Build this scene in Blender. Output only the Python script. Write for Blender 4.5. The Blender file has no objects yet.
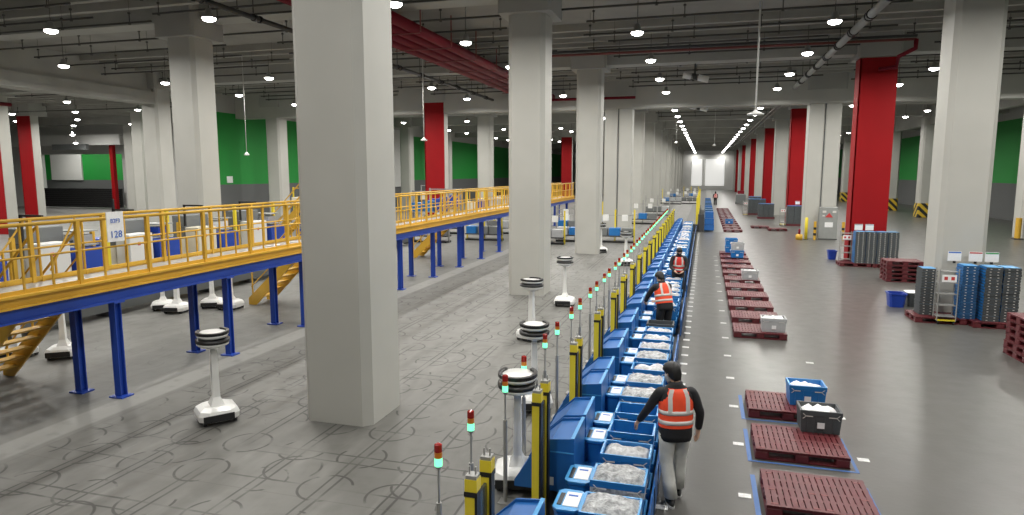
import bpy, math, random
from mathutils import Vector, Matrix
random.seed(11)
S = bpy.context.scene
COL = S.collection
PI = math.pi

# ------------------------------------------------------------------ materials
def mat(name, c, rough=0.5, metal=0.0, var=0.0, scale=4.0, emit=None, es=0.0, bump=0.0, spec=0.5, alpha=None):
    m = bpy.data.materials.new(name); m.use_nodes = True
    nt = m.node_tree; b = nt.nodes['Principled BSDF']
    b.inputs['Base Color'].default_value = (*c, 1)
    b.inputs['Roughness'].default_value = rough
    b.inputs['Metallic'].default_value = metal
    b.inputs['Specular IOR Level'].default_value = spec
    if emit:
        b.inputs['Emission Color'].default_value = (*emit, 1)
        b.inputs['Emission Strength'].default_value = es
    if var or bump:
        tc = nt.nodes.new('ShaderNodeTexCoord')
        n = nt.nodes.new('ShaderNodeTexNoise'); n.inputs['Scale'].default_value = scale
        n.inputs['Detail'].default_value = 5
        nt.links.new(tc.outputs['Object'], n.inputs['Vector'])
        if var:
            r = nt.nodes.new('ShaderNodeMapRange')
            r.inputs['From Min'].default_value = .3; r.inputs['From Max'].default_value = .7
            r.inputs['To Min'].default_value = 1 - var; r.inputs['To Max'].default_value = 1 + var
            nt.links.new(n.outputs['Fac'], r.inputs['Value'])
            v = nt.nodes.new('ShaderNodeVectorMath'); v.operation = 'SCALE'
            v.inputs[0].default_value = c
            nt.links.new(r.outputs[0], v.inputs['Scale'])
            nt.links.new(v.outputs[0], b.inputs['Base Color'])
        if bump:
            bp = nt.nodes.new('ShaderNodeBump'); bp.inputs['Strength'].default_value = bump
            bp.inputs['Distance'].default_value = .02
            nt.links.new(n.outputs['Fac'], bp.inputs['Height'])
            nt.links.new(bp.outputs[0], b.inputs['Normal'])
    return m

M = {}
M['column'] = mat('column_paint', (.43, .425, .392), .55, var=.05, scale=.6)
M['capital'] = mat('ceiling_beam_paint', (.38, .375, .35), .7, var=.06, scale=.5)
M['beam'] = mat('beam_concrete', (.37, .368, .34), .8, var=.09, scale=.7)
M['joist'] = mat('joist_concrete', (.34, .334, .305), .85, var=.1, scale=.8)
M['slab'] = mat('slab_concrete', (.28, .274, .25), .9, var=.12, scale=.6)
M['wallwhite'] = mat('wall_white', (.62, .62, .6), .7, var=.04, scale=.5)
M['red'] = mat('red_cladding', (.27, .0015, .004), .65, var=.05, scale=1, spec=.25)
M['redpipe'] = mat('red_pipe', (.17, .004, .014), .55, spec=.25)
M['redgrey'] = mat('rust_red_pipe', (.2, .05, .045), .6)
M['yellow'] = mat('yellow_paint', (.60, .35, .035), .42, var=.06, scale=2)
M['postyellow'] = mat('post_yellow', (.75, .60, .035), .4, var=.04)
M['blue'] = mat('blue_steel', (.014, .055, .34), .4, var=.06, scale=2)
M['toteblue'] = mat('tote_blue', (.013, .15, .43), .38, var=.06, scale=6)
M['totedeep'] = mat('tote_deep_blue', (.01, .045, .33), .4, var=.05)
M['totelight'] = mat('tote_light_blue', (.06, .3, .62), .35)
M['chute'] = mat('chute_blue', (.012, .11, .36), .42, var=.05)
M['crateblue'] = mat('crate_dull_blue', (.02, .085, .2), .45, var=.08, scale=6)
M['totegrey'] = mat('tote_dark_grey', (.06, .068, .072), .5, var=.08, scale=6)
M['totepale'] = mat('tote_pale_grey', (.42, .43, .44), .45, var=.08)
M['pallet'] = mat('pallet_maroon', (.095, .011, .015), .5, var=.14, scale=5)
M['palletedge'] = mat('pallet_scuffed', (.19, .055, .055), .6)
M['black'] = mat('black_plastic', (.012, .012, .013), .4)
M['dark'] = mat('dark_steel', (.045, .045, .045), .5, var=.1)
M['pipe'] = mat('sprinkler_pipe', (.055, .053, .048), .6)
M['galv'] = mat('galvanised', (.34, .34, .33), .42, .35, var=.08)
M['grey'] = mat('grey_paint', (.27, .28, .27), .55, var=.06)
M['midgrey'] = mat('mid_grey_paint', (.15, .16, .16), .55)
M['white'] = mat('white_plastic', (.78, .78, .76), .3, spec=.6)
M['paper'] = mat('paper_white', (.78, .78, .78), .7, var=.05, scale=20)
M['bag'] = mat('poly_bags', (.44, .45, .46), .35, var=.38, scale=14, bump=.6)
M['heapbag'] = mat('film_wrapped_parcels', (.36, .37, .38), .3, var=.5, scale=22, bump=.8)
M['cable'] = mat('white_cable', (.6, .6, .58), .5)
M['cream'] = mat('cream_panel', (.62, .58, .47), .5)
M['glass'] = mat('smoked_panel', (.05, .055, .045), .2)
M['bluepaint'] = mat('blue_floor_tape', (.04, .12, .33), .5)
M['lens'] = mat('lamp_lens', (.9, .9, .88), .4, emit=(1, .98, .93), es=26)
M['ledgreen'] = mat('signal_green', (.2, .8, .55), .3, emit=(.2, 1, .5), es=1.5)
M['ledred'] = mat('signal_red', (.28, .012, .01), .25)
M['ledamber'] = mat('signal_amber', (.6, .2, .02), .3)
M['hall'] = mat('end_wall_glow', (.8, .8, .78), .5, emit=(1, 1, .97), es=.5)  # faint emission stands in for light falling on the white end wall
M['skin'] = mat('skin', (.48, .29, .2), .5)
M['hair'] = mat('hair_black', (.008, .007, .007), .45, var=.3, scale=60)
M['jacket'] = mat('black_jacket', (.009, .009, .011), .75, var=.25, scale=9, bump=.4)
M['trouser'] = mat('pale_grey_trousers', (.56, .56, .53), .85, var=.12, scale=7, bump=.5)
M['vest'] = mat('orange_vest', (.85, .075, .022), .6, var=.08, scale=9, bump=.2)
M['vestred'] = mat('red_vest', (.68, .04, .028), .6, var=.08, scale=9)
M['reflect'] = mat('reflective_tape', (.62, .6, .57), .35)
M['shoe'] = mat('shoe_black', (.012, .012, .012), .5)
M['sole'] = mat('sole_white', (.6, .6, .58), .5)
M['mask'] = mat('face_mask', (.4, .4, .42), .7)
M['signblue'] = mat('sign_blue_print', (.02, .12, .5), .6)
M['signred'] = mat('sign_red_print', (.5, .04, .04), .6)
M['signgreen'] = mat('sign_green_print', (.05, .3, .08), .6)
M['tag'] = mat('floor_sticker', (.6, .6, .59), .6, var=.25, scale=26)

def paint_wall():
    m = bpy.data.materials.new('painted_wall'); m.use_nodes = True
    nt = m.node_tree; b = nt.nodes['Principled BSDF']; b.inputs['Roughness'].default_value = .6
    g = nt.nodes.new('ShaderNodeNewGeometry'); s = nt.nodes.new('ShaderNodeSeparateXYZ')
    nt.links.new(g.outputs['Position'], s.inputs[0])
    cr = nt.nodes.new('ShaderNodeValToRGB'); cr.color_ramp.interpolation = 'CONSTANT'
    e = cr.color_ramp.elements
    e[0].position = 0; e[0].color = (.115, .12, .12, 1)
    e[1].position = .31; e[1].color = (.012, .27, .038, 1)
    n = e.new(.85); n.color = (.42, .42, .4, 1)
    d = nt.nodes.new('ShaderNodeMath'); d.operation = 'DIVIDE'; d.inputs[1].default_value = 10
    nt.links.new(s.outputs['Z'], d.inputs[0]); nt.links.new(d.outputs[0], cr.inputs[0])
    nt.links.new(cr.outputs[0], b.inputs['Base Color'])
    return m
M['greenwall'] = paint_wall()

def hazard():
    m = bpy.data.materials.new('hazard_stripes'); m.use_nodes = True
    nt = m.node_tree; b = nt.nodes['Principled BSDF']; b.inputs['Roughness'].default_value = .5
    g = nt.nodes.new('ShaderNodeNewGeometry'); s = nt.nodes.new('ShaderNodeSeparateXYZ')
    nt.links.new(g.outputs['Position'], s.inputs[0])
    def mt(op, a, b_):
        n = nt.nodes.new('ShaderNodeMath'); n.operation = op
        for i, v in enumerate((a, b_)):
            if hasattr(v, 'links'): nt.links.new(v, n.inputs[i])
            elif v is not None: n.inputs[i].default_value = v
        return n.outputs[0]
    t = mt('ADD', mt('ADD', s.outputs['X'], s.outputs['Y']), s.outputs['Z'])
    f = mt('GREATER_THAN', mt('FRACT', mt('DIVIDE', t, .72), None), .5)
    mx = nt.nodes.new('ShaderNodeMix'); mx.data_type = 'RGBA'
    mx.inputs[6].default_value = (.62, .42, .03, 1); mx.inputs[7].default_value = (.02, .02, .02, 1)
    nt.links.new(f, mx.inputs[0]); nt.links.new(mx.outputs[2], b.inputs['Base Color'])
    return m
M['hazard'] = hazard()

def floor_mat():
    m = bpy.data.materials.new('warehouse_floor'); m.use_nodes = True
    nt = m.node_tree; b = nt.nodes['Principled BSDF']
    L = nt.links
    g = nt.nodes.new('ShaderNodeNewGeometry'); s = nt.nodes.new('ShaderNodeSeparateXYZ')
    L.new(g.outputs['Position'], s.inputs[0]); X, Y = s.outputs['X'], s.outputs['Y']
    def mt(op, a, b_=None, c=None):
        n = nt.nodes.new('ShaderNodeMath'); n.operation = op
        for i, v in enumerate((a, b_, c)):
            if v is None: continue
            if isinstance(v, (int, float)): n.inputs[i].default_value = v
            else: L.new(v, n.inputs[i])
        return n.outputs[0]
    def noise(scale, det=4, vec=None, dist=0):
        n = nt.nodes.new('ShaderNodeTexNoise'); n.inputs['Scale'].default_value = scale
        n.inputs['Detail'].default_value = det; n.inputs['Distortion'].default_value = dist
        L.new(vec if vec is not None else g.outputs['Position'], n.inputs['Vector']); return n.outputs['Fac']
    def step(v, lo, hi):
        r = nt.nodes.new('ShaderNodeMapRange'); r.interpolation_type = 'SMOOTHSTEP'
        r.inputs['From Min'].default_value = lo; r.inputs['From Max'].default_value = hi
        L.new(v, r.inputs['Value']); return r.outputs[0]
    def mix(f, a, b_):
        n = nt.nodes.new('ShaderNodeMix'); n.data_type = 'RGBA'
        if isinstance(f, (int, float)): n.inputs[0].default_value = f
        else: L.new(f, n.inputs[0])
        for i, v in ((6, a), (7, b_)):
            if isinstance(v, tuple): n.inputs[i].default_value = (*v, 1)
            else: L.new(v, n.inputs[i])
        return n.outputs[2]
    n1 = noise(.35, 6); n2 = noise(3.0, 6); n3 = noise(12, 3)
    worn = mt('MULTIPLY', step(n1, .35, .65), .5)
    # robot floor (left): pale concrete with tyre tracks
    base = mix(worn, (.15, .148, .137), (.108, .106, .097))
    base = mix(mt('MULTIPLY', step(n2, .45, .75), .35), base, (.09, .088, .078))
    sv = nt.nodes.new('ShaderNodeVectorMath'); sv.operation = 'MULTIPLY'; sv.inputs[1].default_value = (1.6, .28, 1)
    L.new(g.outputs['Position'], sv.inputs[0])
    base = mix(mt('MULTIPLY', step(noise(1.3, 6, sv.outputs[0], .6), .48, .72), .45), base, (.08, .078, .07))
    base = mix(mt('MULTIPLY', step(noise(2.1, 5, sv.outputs[0], .4), .52, .75), .35), base, (.23, .228, .213))
    # tyre marks: lanes both ways, and turning circles at the grid nodes
    wob = mt('MULTIPLY', mt('SUBTRACT', noise(.8, 2), .5), .05)
    def lines(v, pitch, off, w, wobble):
        u = mt('ADD', mt('ADD', mt('DIVIDE', v, pitch), off), wobble)
        d = mt('ABSOLUTE', mt('SUBTRACT', mt('FRACT', u), .5))
        return mt('SUBTRACT', 1.0, step(d, w * .35, w))
    la = mt('MAXIMUM', lines(X, .95, .2, .028, wob), lines(X, .95, .34, .024, wob))
    lb = mt('MAXIMUM', lines(Y, .95, .1, .026, wob), lines(Y, 1.9, .42, .012, wob))
    la = mt('MULTIPLY', la, step(noise(.55, 3), .34, .52))
    mp = nt.nodes.new('ShaderNodeVectorMath'); mp.operation = 'ADD'; mp.inputs[1].default_value = (31, 7, 0)
    L.new(g.outputs['Position'], mp.inputs[0])
    lb = mt('MULTIPLY', lb, step(noise(.5, 3, mp.outputs[0]), .44, .62))
    def rings(p, ox, oy, r, w):
        fx = mt('SUBTRACT', mt('FRACT', mt('ADD', mt('DIVIDE', X, p), ox)), .5)
        fy = mt('SUBTRACT', mt('FRACT', mt('ADD', mt('DIVIDE', Y, p), oy)), .5)
        d = mt('SQRT', mt('ADD', mt('MULTIPLY', fx, fx), mt('MULTIPLY', fy, fy)))
        return mt('SUBTRACT', 1.0, step(mt('ABSOLUTE', mt('SUBTRACT', mt('ADD', d, mt('MULTIPLY', wob, .3)), r)), w * .4, w))
    ra = mt('MULTIPLY', rings(.95, .27, .1, .36, .026), step(noise(2.0, 2), .46, .51))
    rb = mt('MULTIPLY', rings(1.9, .27, .6, .2, .013), step(noise(1.4, 2, mp.outputs[0]), .48, .53))
    marks = mt('MAXIMUM', mt('MAXIMUM', la, lb), mt('MAXIMUM', ra, rb))
    marks = mt('MULTIPLY', marks, mt('MULTIPLY', step(n2, .2, .5), .9))
    inlane = mt('MAXIMUM', mt('MULTIPLY', step(X, -9.3, -9.0), mt('SUBTRACT', 1.0, step(X, -2.5, -2.0))),
                mt('MULTIPLY', mt('MULTIPLY', step(X, -14.5, -13.5), mt('SUBTRACT', 1.0, step(X, -10.4, -10.1))), .35))
    left = mix(mt('MULTIPLY', marks, inlane), base, (.035, .034, .03))
    seam = mt('MULTIPLY', lines(Y, 5.85, .35, .0022, 0.0), .5)
    left = mix(seam, left, (.09, .086, .076))
    band = mt('MULTIPLY', step(X, -9.93, -9.85), mt('SUBTRACT', 1.0, step(X, -9.4, -9.3)))
    left = mix(mt('MULTIPLY', band, mt('MULTIPLY', step(n2, .2, .5), .75)), left, (.26, .258, .242))
    walk = mt('MULTIPLY', step(X, -13.2, -13.1), mt('SUBTRACT', 1.0, step(X, -10.1, -9.95)))
    left = mix(mt('MULTIPLY', walk, .35), left, (.125, .124, .115))
    # epoxy aisle (right)
    aisle = mix(mt('MULTIPLY', step(n1, .3, .7), .5), (.077, .075, .069), (.091, .089, .083))
    aisle = mix(mt('MULTIPLY', step(n2, .5, .8), .15), aisle, (.078, .076, .07))
    lane = mt('MULTIPLY', step(Y, 46.5, 47.5), mt('MULTIPLY', step(X, .35, .45), mt('SUBTRACT', 1.0, step(X, 1.35, 1.45))))
    aisle = mix(mt('MULTIPLY', lane, .8), aisle, (.24, .24, .228))
    isr = step(X, -.75, -.65)
    col = mix(isr, left, aisle)
    L.new(col, b.inputs['Base Color'])
    ro = mt('ADD', mt('MULTIPLY', isr, -.22), mt('ADD', .48, mt('MULTIPLY', n2, .14)))
    L.new(ro, b.inputs['Roughness'])
    b.inputs['Specular IOR Level'].default_value = .5
    bp = nt.nodes.new('ShaderNodeBump'); bp.inputs['Strength'].default_value = .06; bp.inputs['Distance'].default_value = .02
    L.new(n3, bp.inputs['Height']); L.new(bp.outputs[0], b.inputs['Normal'])
    return m
M['floor'] = floor_mat()

# ------------------------------------------------------------------ mesh building
class MB:
    def __init__(s): s.v = []; s.f = []; s.m = []; s.cur = 0; s.mats = []
    def use(s, k):
        if k not in s.mats: s.mats.append(k)
        s.cur = s.mats.index(k); return s
    def add(s, vs, fs):
        o = len(s.v); s.v += [tuple(v) for v in vs]
        for f in fs: s.f.append(tuple(i + o for i in f)); s.m.append(s.cur)
        return s
    def box(s, a, b, rot=None, piv=None):
        (x0, y0, z0), (x1, y1, z1) = a, b
        vs = [Vector(p) for p in ((x0,y0,z0),(x1,y0,z0),(x1,y1,z0),(x0,y1,z0),(x0,y0,z1),(x1,y0,z1),(x1,y1,z1),(x0,y1,z1))]
        if rot is not None:
            p = Vector(piv) if piv else (Vector(a) + Vector(b)) / 2
            vs = [rot @ (v - p) + p for v in vs]
        return s.add(vs, [(0,3,2,1),(4,5,6,7),(0,1,5,4),(1,2,6,5),(2,3,7,6),(3,0,4,7)])
    def bbox(s, a, b, c=.02):
        """box with chamfered vertical and top edges"""
        (x0, y0, z0), (x1, y1, z1) = a, b
        def ring(x0, y0, x1, y1, z, k):
            return [(x0+k,y0,z),(x1-k,y0,z),(x1,y0+k,z),(x1,y1-k,z),(x1-k,y1,z),(x0+k,y1,z),(x0,y1-k,z),(x0,y0+k,z)]
        r = [ring(x0,y0,x1,y1,z0,c), ring(x0,y0,x1,y1,z1-c,c), ring(x0+c,y0+c,x1-c,y1-c,z1,c)]
        return s.loft(r)
    def loft(s, rings, cap=True):
        n = len(rings[0]); vs = [p for r in rings for p in r]; fs = []
        for i in range(len(rings)-1):
            for j in range(n):
                k = (j+1) % n
                fs.append((i*n+j, i*n+k, (i+1)*n+k, (i+1)*n+j))
        if cap:
            fs.append(tuple(range(n-1, -1, -1))); fs.append(tuple((len(rings)-1)*n+j for j in range(n)))
        return s.add(vs, fs)
    def tube(s, pts, r, n=8):
        pts = [Vector(p) for p in pts]; rings = []
        rr = r if isinstance(r, (list, tuple)) else [r]*len(pts)
        up = None
        for i, p in enumerate(pts):
            d = (pts[min(i+1, len(pts)-1)] - pts[max(i-1, 0)]).normalized()
            if up is None: up = Vector((0,0,1)) if abs(d.z) < .9 else Vector((0,1,0))
            a = d.cross(up).normalized(); b_ = a.cross(d).normalized(); up = b_
            rings.append([p + (a*math.cos(2*PI*j/n) + b_*math.sin(2*PI*j/n))*rr[i] for j in range(n)])
        return s.loft(rings)
    def lathe(s, prof, c=(0,0,0), n=20, sx=1, sy=1):
        return s.loft([[(c[0]+r*sx*math.cos(2*PI*j/n), c[1]+r*sy*math.sin(2*PI*j/n), c[2]+z) for j in range(n)] for r, z in prof])
    def prism(s, poly, y0, y1, axis='y'):
        n = len(poly)
        if axis == 'y': vs = [(a, y0, b) for a, b in poly] + [(a, y1, b) for a, b in poly]
        elif axis == 'x': vs = [(y0, a, b) for a, b in poly] + [(y1, a, b) for a, b in poly]
        else: vs = [(a, b, y0) for a, b in poly] + [(a, b, y1) for a, b in poly]
        fs = [tuple(range(n)), tuple(range(2*n-1, n-1, -1))] + [(i, i+n, (i+1)%n+n, (i+1)%n) for i in range(n)]
        return s.add(vs, fs)
    def build(s, name, parent=None, smooth=False, loc=None, mat_=None):
        me = bpy.data.meshes.new(name); me.from_pydata(s.v, [], s.f)
        for k in (s.mats or [mat_]): me.materials.append(M[k])
        if s.mats: me.polygons.foreach_set('material_index', s.m)
        me.update()
        import bmesh
        bm = bmesh.new(); bm.from_mesh(me); bmesh.ops.recalc_face_normals(bm, faces=bm.faces); bm.to_mesh(me); bm.free()
        if smooth: me.shade_smooth()
        o = bpy.data.objects.new(name, me); COL.objects.link(o)
        if parent: o.parent = parent
        if loc: o.location = loc
        return o

def mb(k): return MB().use(k)
def thing(name, label, cat, loc=(0,0,0), rz=0, group=None):
    o = bpy.data.objects.new(name, None); COL.objects.link(o)
    o.empty_display_size = .2; o.location = loc; o.rotation_euler = (0,0,rz)
    return tag(o, label, cat, group)
def tag(o, label, cat, group=None, kind=None):
    if label: o['label'] = label
    if cat: o['category'] = cat
    if group: o['group'] = group
    if kind: o['kind'] = kind
    return o
def struct(o, label=None):
    o['kind'] = 'structure'
    if label: o['label'] = label
    return o
def kids(o): return [c for c in bpy.data.objects if c.parent == o]
def dup(o, loc=None, rz=None, label=None, group=None, parent=None, cache={}):
    r = o.copy(); COL.objects.link(r)
    if parent: r.parent = parent
    if loc is not None: r.location = loc
    if rz is not None: r.rotation_euler = (0,0,rz)
    if label: r['label'] = label
    if group: r['group'] = group
    if o.name not in cache: cache[o.name] = [c for c in kids(o)]
    for c in cache[o.name]: dup(c, parent=r)
    return r
ONES = ['', 'first','second','third','fourth','fifth','sixth','seventh','eighth','ninth','tenth','eleventh','twelfth','thirteenth','fourteenth','fifteenth','sixteenth','seventeenth','eighteenth','nineteenth']
def nth(n):
    if n == 1: return 'nearest'
    if n < 20: return ONES[n] + ' nearest'
    t = {2:'twent',3:'thirt',4:'fort',5:'fift',6:'sixt',7:'sevent',8:'eight',9:'ninet'}[n//10]
    return (t + 'ieth' if n % 10 == 0 else t + 'y-' + ONES[n%10]) + ' nearest'

# ------------------------------------------------------------------ setting
struct(mb('floor').box((-90,-14,-.3),(25,166,0)).build('floor'))
struct(mb('slab').box((-90,-14,10.1),(25,166,10.5)).build('ceiling'))
struct(mb('wallwhite').box((-90,-14.4,0),(25,-14,10.1)).build('wall_back'))
struct(mb('wallwhite').box((-35,165.6,0),(25,166,10.1)).build('wall_end'))
struct(mb('greenwall').box((25,-14,0),(25.3,166,10.1)).build('wall_right'))
struct(mb('greenwall').box((-35.4,38.5,0),(-35,166,10.1)).build('wall_left'))
struct(mb('wallwhite').box((-90.3,-14,0),(-90,70,10.1)).build('wall_annex_side'))
# annex end wall with an opening into a green and grey room
w = mb('wallwhite')
w.box((-90,60,0),(-75.2,60.5,10.1)); w.box((-75.2,60,6.15),(-63.2,60.5,10.1)); w.box((-63.2,60,0),(-35.4,60.5,10.1))
struct(w.build('wall_annex_end'))
struct(mb('wallwhite').box((-90,70,0),(-70.6,70.4,10.1)).build('wall_annex_far'))
struct(mb('greenwall').box((-86,66.5,0),(-58,66.8,10.1)).build('wall_annex_green'))
struct(mb('wallwhite').box((-81.5,66.3,3.1),(-76.4,66.48,6.9)).build('trim_annex_panel'))
struct(mb('wallwhite').box((-82,56.8,7.0),(-60,57.4,8.1)).build('beam'))
tag(mb('midgrey').box((-68.9,56.4,6.5),(-64.2,56.8,7.1)).build('header_unit'), 'dark ventilation unit above the opening in the far annex', 'ventilation unit')
o = MB(); o.use('black').box((-75.0,59.2,.12),(-62.9,59.5,2.25))
o.use('dark')
for i in range(9): o.box((-74.9,59.12,.25+i*.22),(-63,59.2,.32+i*.22))
tag(o.build('black_barrier'), 'long black slatted barrier across the opening in the far left annex', 'barrier')
# bright bays at the far end, their light put in as glowing panels
for i, (a, b_) in enumerate(((-3.1, -.7), (.1, 4.4))):
    struct(mb('hall').box((a,165.3,1.0),(b_,165.55,7.2)).build('door_%d' % (i+1)))

# columns
def oct(x, y, w, d, z, c=.13):
    return [(x-w+c,y-d,z),(x+w-c,y-d,z),(x+w,y-d+c,z),(x+w,y+d-c,z),(x+w-c,y+d,z),(x-w+c,y+d,z),(x-w,y+d-c,z),(x-w,y-d+c,z)]
NAMEROW = {-5.55:'central row', 6.85:'right row', -18.8:'left row', -31.9:'far left row', 19.2:'far right row', -44.8:'annex row', -57.9:'second annex row', -69.5:'third annex row'}
def column(x, y, red=False, double=False, hz=False):
    h = .6; b = MB().use('column')
    if double:
        for sx in (-.47, .47):
            b.loft([oct(x+sx, y, .43, h, z, .05) for z in (0, 9.1)])
        b.use('midgrey').box((x-.06, y-h+.1, 0), (x+.06, y+h-.1, 9.1)); b.use('column')
    else:
        if red: b.loft([oct(x, y-.3, .7, .4, z, .05) for z in (0, 9.1)])
        else: b.loft([oct(x, y, h, h, z, .13) for z in (0, 9.1)])
    b.use('capital').loft([oct(x, y, .86 if not double else 1.1, .86, z, .08) for z in (8.95, 10.1)])
    o = struct(b.build('column'))
    if red:
        r = mb('red'); r.box((x-.74, y-.76, 0), (x+.72, y-.69, 8.9)); r.box((x-.76, y-.76, 0), (x-.69, y+.1, 8.9))
        r.build('red_cladding', o)
    if hz:
        r = mb('hazard'); r.loft([oct(x, y, .66, .66, z, .1) for z in (0.02, 1.3)]); r.build('hazard_guard', o)
    return o
Ys = [9.6+11.7*k for k in range(14)]
for k, y in enumerate(Ys):
    if k == 0: column(-5.55, y); continue
    column(-5.55, y, double=(k == 3))
    column(7.0 if k % 2 == 0 and k < 13 else 6.85, y, red=(k in (2,4,6,8,10,12)), double=(k == 3))
    column(-18.45 if k in (3,7,11) else -18.8, y, red=(k in (3,7,11)))
    if y < 80: column(-31.9, y, red=False)
    if k == 5 or k == 6 or k == 8: column(19.2, y, hz=True)
column(19.35, 48.2)
column(-44.55, 33, red=True); column(-57.0, 44.95, red=True); struct(mb('red').box((-62.35,57.6,0),(-61.9,58.0,7.3)).build('trim_red_pier')); column(-57.9, 56.4); column(-44.8, 44.7)
# transverse beams, joint beam, joists
for k in range(-1, 14):
    y = 9.6+11.7*k
    if k == 3:
        struct(mb('column').box((-35,43.95,8.15),(25,44.9,10.1)).build('beam')); continue
    x0 = -90 if y < 58 else -35
    struct(mb('beam').box((x0,y-.45,9.55 if k < 2 else 9.12),(25,y+.45,10.1)).build('beam'))
ys = -13.0
i = 0
j = MB().use('joist')
while ys < 165:
    if min(abs(ys-(9.6+11.7*k)) for k in range(-2,14)) > .8 and not (22 < ys < 27.5):
        struct(mb('joist').box((-90 if ys < 58 else -35, ys-.12, 9.82), (25, ys+.12, 10.1)).build('joist'))
    ys += 1.17 if ys < 60 else 2.34
# edge beam toward the annex, with upstand
struct(mb('beam').box((-32.5,-14,8.05),(-31.4,33,8.75)).build('beam'))
struct(mb('beam').box((-32.35,-14,8.75),(-31.6,33,10.1)).build('wall_annex_upstand'))
struct(mb('beam').box((19,-14,8.3),(19.5,165,10.1)).build('beam'))

# ------------------------------------------------------------------ ceiling lamps
LZ = 8.78
lp = thing('ceiling_lamp', 'x', 'lamp')
mb('galv').lathe([(.05,.30),(.09,.28),(.12,.12),(.21,.05),(.215,0)], n=16).build('lamp_housing', lp, True)
mb('lens').lathe([(.2,.02),(.21,-.02),(.17,-.07),(.09,-.10)], n=16).build('lens', lp)
mb('pipe').tube([(0,0,.28),(0,0,1.30)], .012, 6).build('drop_rod', lp)
ld = bpy.data.lights.new('lamp_light', 'AREA'); ld.shape = 'DISK'; ld.size = .36; ld.energy = 300; ld.color = (1, .975, .92)
ld.spread = math.radians(170)
lo = bpy.data.objects.new('lamp_light', ld); COL.objects.link(lo); lo.parent = lp; lo.location = (0,0,-.12)
lamp_rows = [(-2.4,'over the picking row'),(3.78,'over the pallet aisle'),(-8.65,'over the scuffed robot floor'),(-15,'beyond the yellow walkway'),
             (-21.4,'left of the left column row'),(-27.85,'over the left bay'),(9.95,'right of the red columns'),(16.3,'by the far right columns'),
             (-34.8,'at the annex edge'),(-41.6,'over the near annex'),(-47.7,'over the middle annex'),(-54.3,'over the deep annex'),(-61.6,'over the annex end')]
def relight(root, f):
    for c in kids(root):
        if c.type == 'LIGHT': c.data = DIM[f]
DIM = {}
for f in (.2, .45, .6, .72):
    d = ld.copy(); d.energy = ld.energy*f; DIM[f] = d
first = True
for x, nm in lamp_rows:
    idx = 0
    for k in range(-2, 27):
        y = 12.0+5.85*k
        if x == -34.8 and y > 37: continue
        if k < 0 and (x < -14 or x > 12): continue
        if x < -34.9 and (y > 57 or y < 16): continue
        if x < -20 and x > -35 and y > 100: continue
        if x in (-15, -8.65) and y > 110: continue
        if x > 16 and y > 100: continue
        if x > 9 and y > 125: continue
        idx += 1
        if y > 72: lab = 'tiny round ceiling lamp %s, far down the hall' % nm; grp = 'far ceiling lamps %s' % nm
        else: lab = 'round white ceiling lamp %s, %s of its row' % (nm, nth(idx)); grp = 'ceiling lamps %s' % nm
        r_ = None
        if first: lp.location = (x, y, LZ); lp['label'] = lab; lp['group'] = grp; first = False
        else: r_ = dup(lp, (x, y, LZ), label=lab, group=grp)
        if r_ and k < 0: relight(r_, .6)
        if r_ and k > 23: relight(r_, .45)
        if r_ and 7 < k <= 23: relight(r_, .72)

for x, y, z, lab in ((-61.9,53,7.85,'low round lamp by the annex end wall, upper of two'),(-63.9,55,7.15,'low round lamp by the annex end wall, lower of two'),(-76,63.0,8.2,'left unseen fill lamp added inside the room behind the annex wall'),(-70,63.0,8.2,'right unseen fill lamp added inside the room behind the annex wall')):  # last two are unseen, added to brighten the room behind the opening
    r_ = dup(lp, (x,y,z), label=lab, group='annex end lamps')
    if y < 60: relight(r_, .2)

# ------------------------------------------------------------------ ceiling services
def pipe_run(x0, x1, y, z=9.3, r=.036, label='', matk='pipe'):
    t = thing('sprinkler_pipe', label, 'pipe', (0,0,0), group='sprinkler pipes under the ceiling')
    mb(matk).tube([(x0,y,z),(x1,y,z)], r, 8).build('pipe', t, True)
    x = x0 + .25
    while x < x1:
        q = mb(matk); q.tube([(x,y,z-.04),(x,y,z+.32)], .018, 6); q.tube([(x,y,z+.3),(x,y,10.1)], .006, 5); q.tube([(x,y,z+.3),(x,y,z+.36)], .05, 6)
        q.tube([(x,y,z-.07),(x,y,z-.02)], .05, 6)
        q.build('sprinkler_head', t); x += 3.1
PY = [12.2, 16.9, 18.6, 19.6, 22.1, 24.0, 26.25, 27.7, 29.0, 31.3, 34.6, 36.5, 38.4, 40.3, 42.2]
for i, y in enumerate(PY):
    a = (-1, .6, -.4, 1.1)[i % 4]
    pipe_run(-30.5+a, -20+a, y, label='thin dark sprinkler pipe over the left bay, %s to the camera' % nth(i+1))
    pipe_run(-17.6+a, -6.9-a*.5, y+.15, label='thin dark sprinkler pipe above the yellow walkway, %s to the camera' % nth(i+1))
    pipe_run(-4.5+a*.5, 5.4+a, y-.1, label='thin dark sprinkler pipe over the central aisle, %s to the camera' % nth(i+1))
    if i > 2: pipe_run(8.2+a, 18.3, y+.2, label='thin dark sprinkler pipe right of the red columns, %s to the camera' % nth(i-2))
for i, y in enumerate((50, 54, 61, 65)):
    pipe_run(-4.4, 5.6, y, label='faint sprinkler pipe behind the deep joint beam, %s to it' % nth(i+1))
for i, (y) in enumerate((24.6, 33.5, 42)):
    pipe_run(-58, -35, y, z=9.0, label='sprinkler pipe across the annex ceiling, %s to the camera' % nth(i+1))
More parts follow.
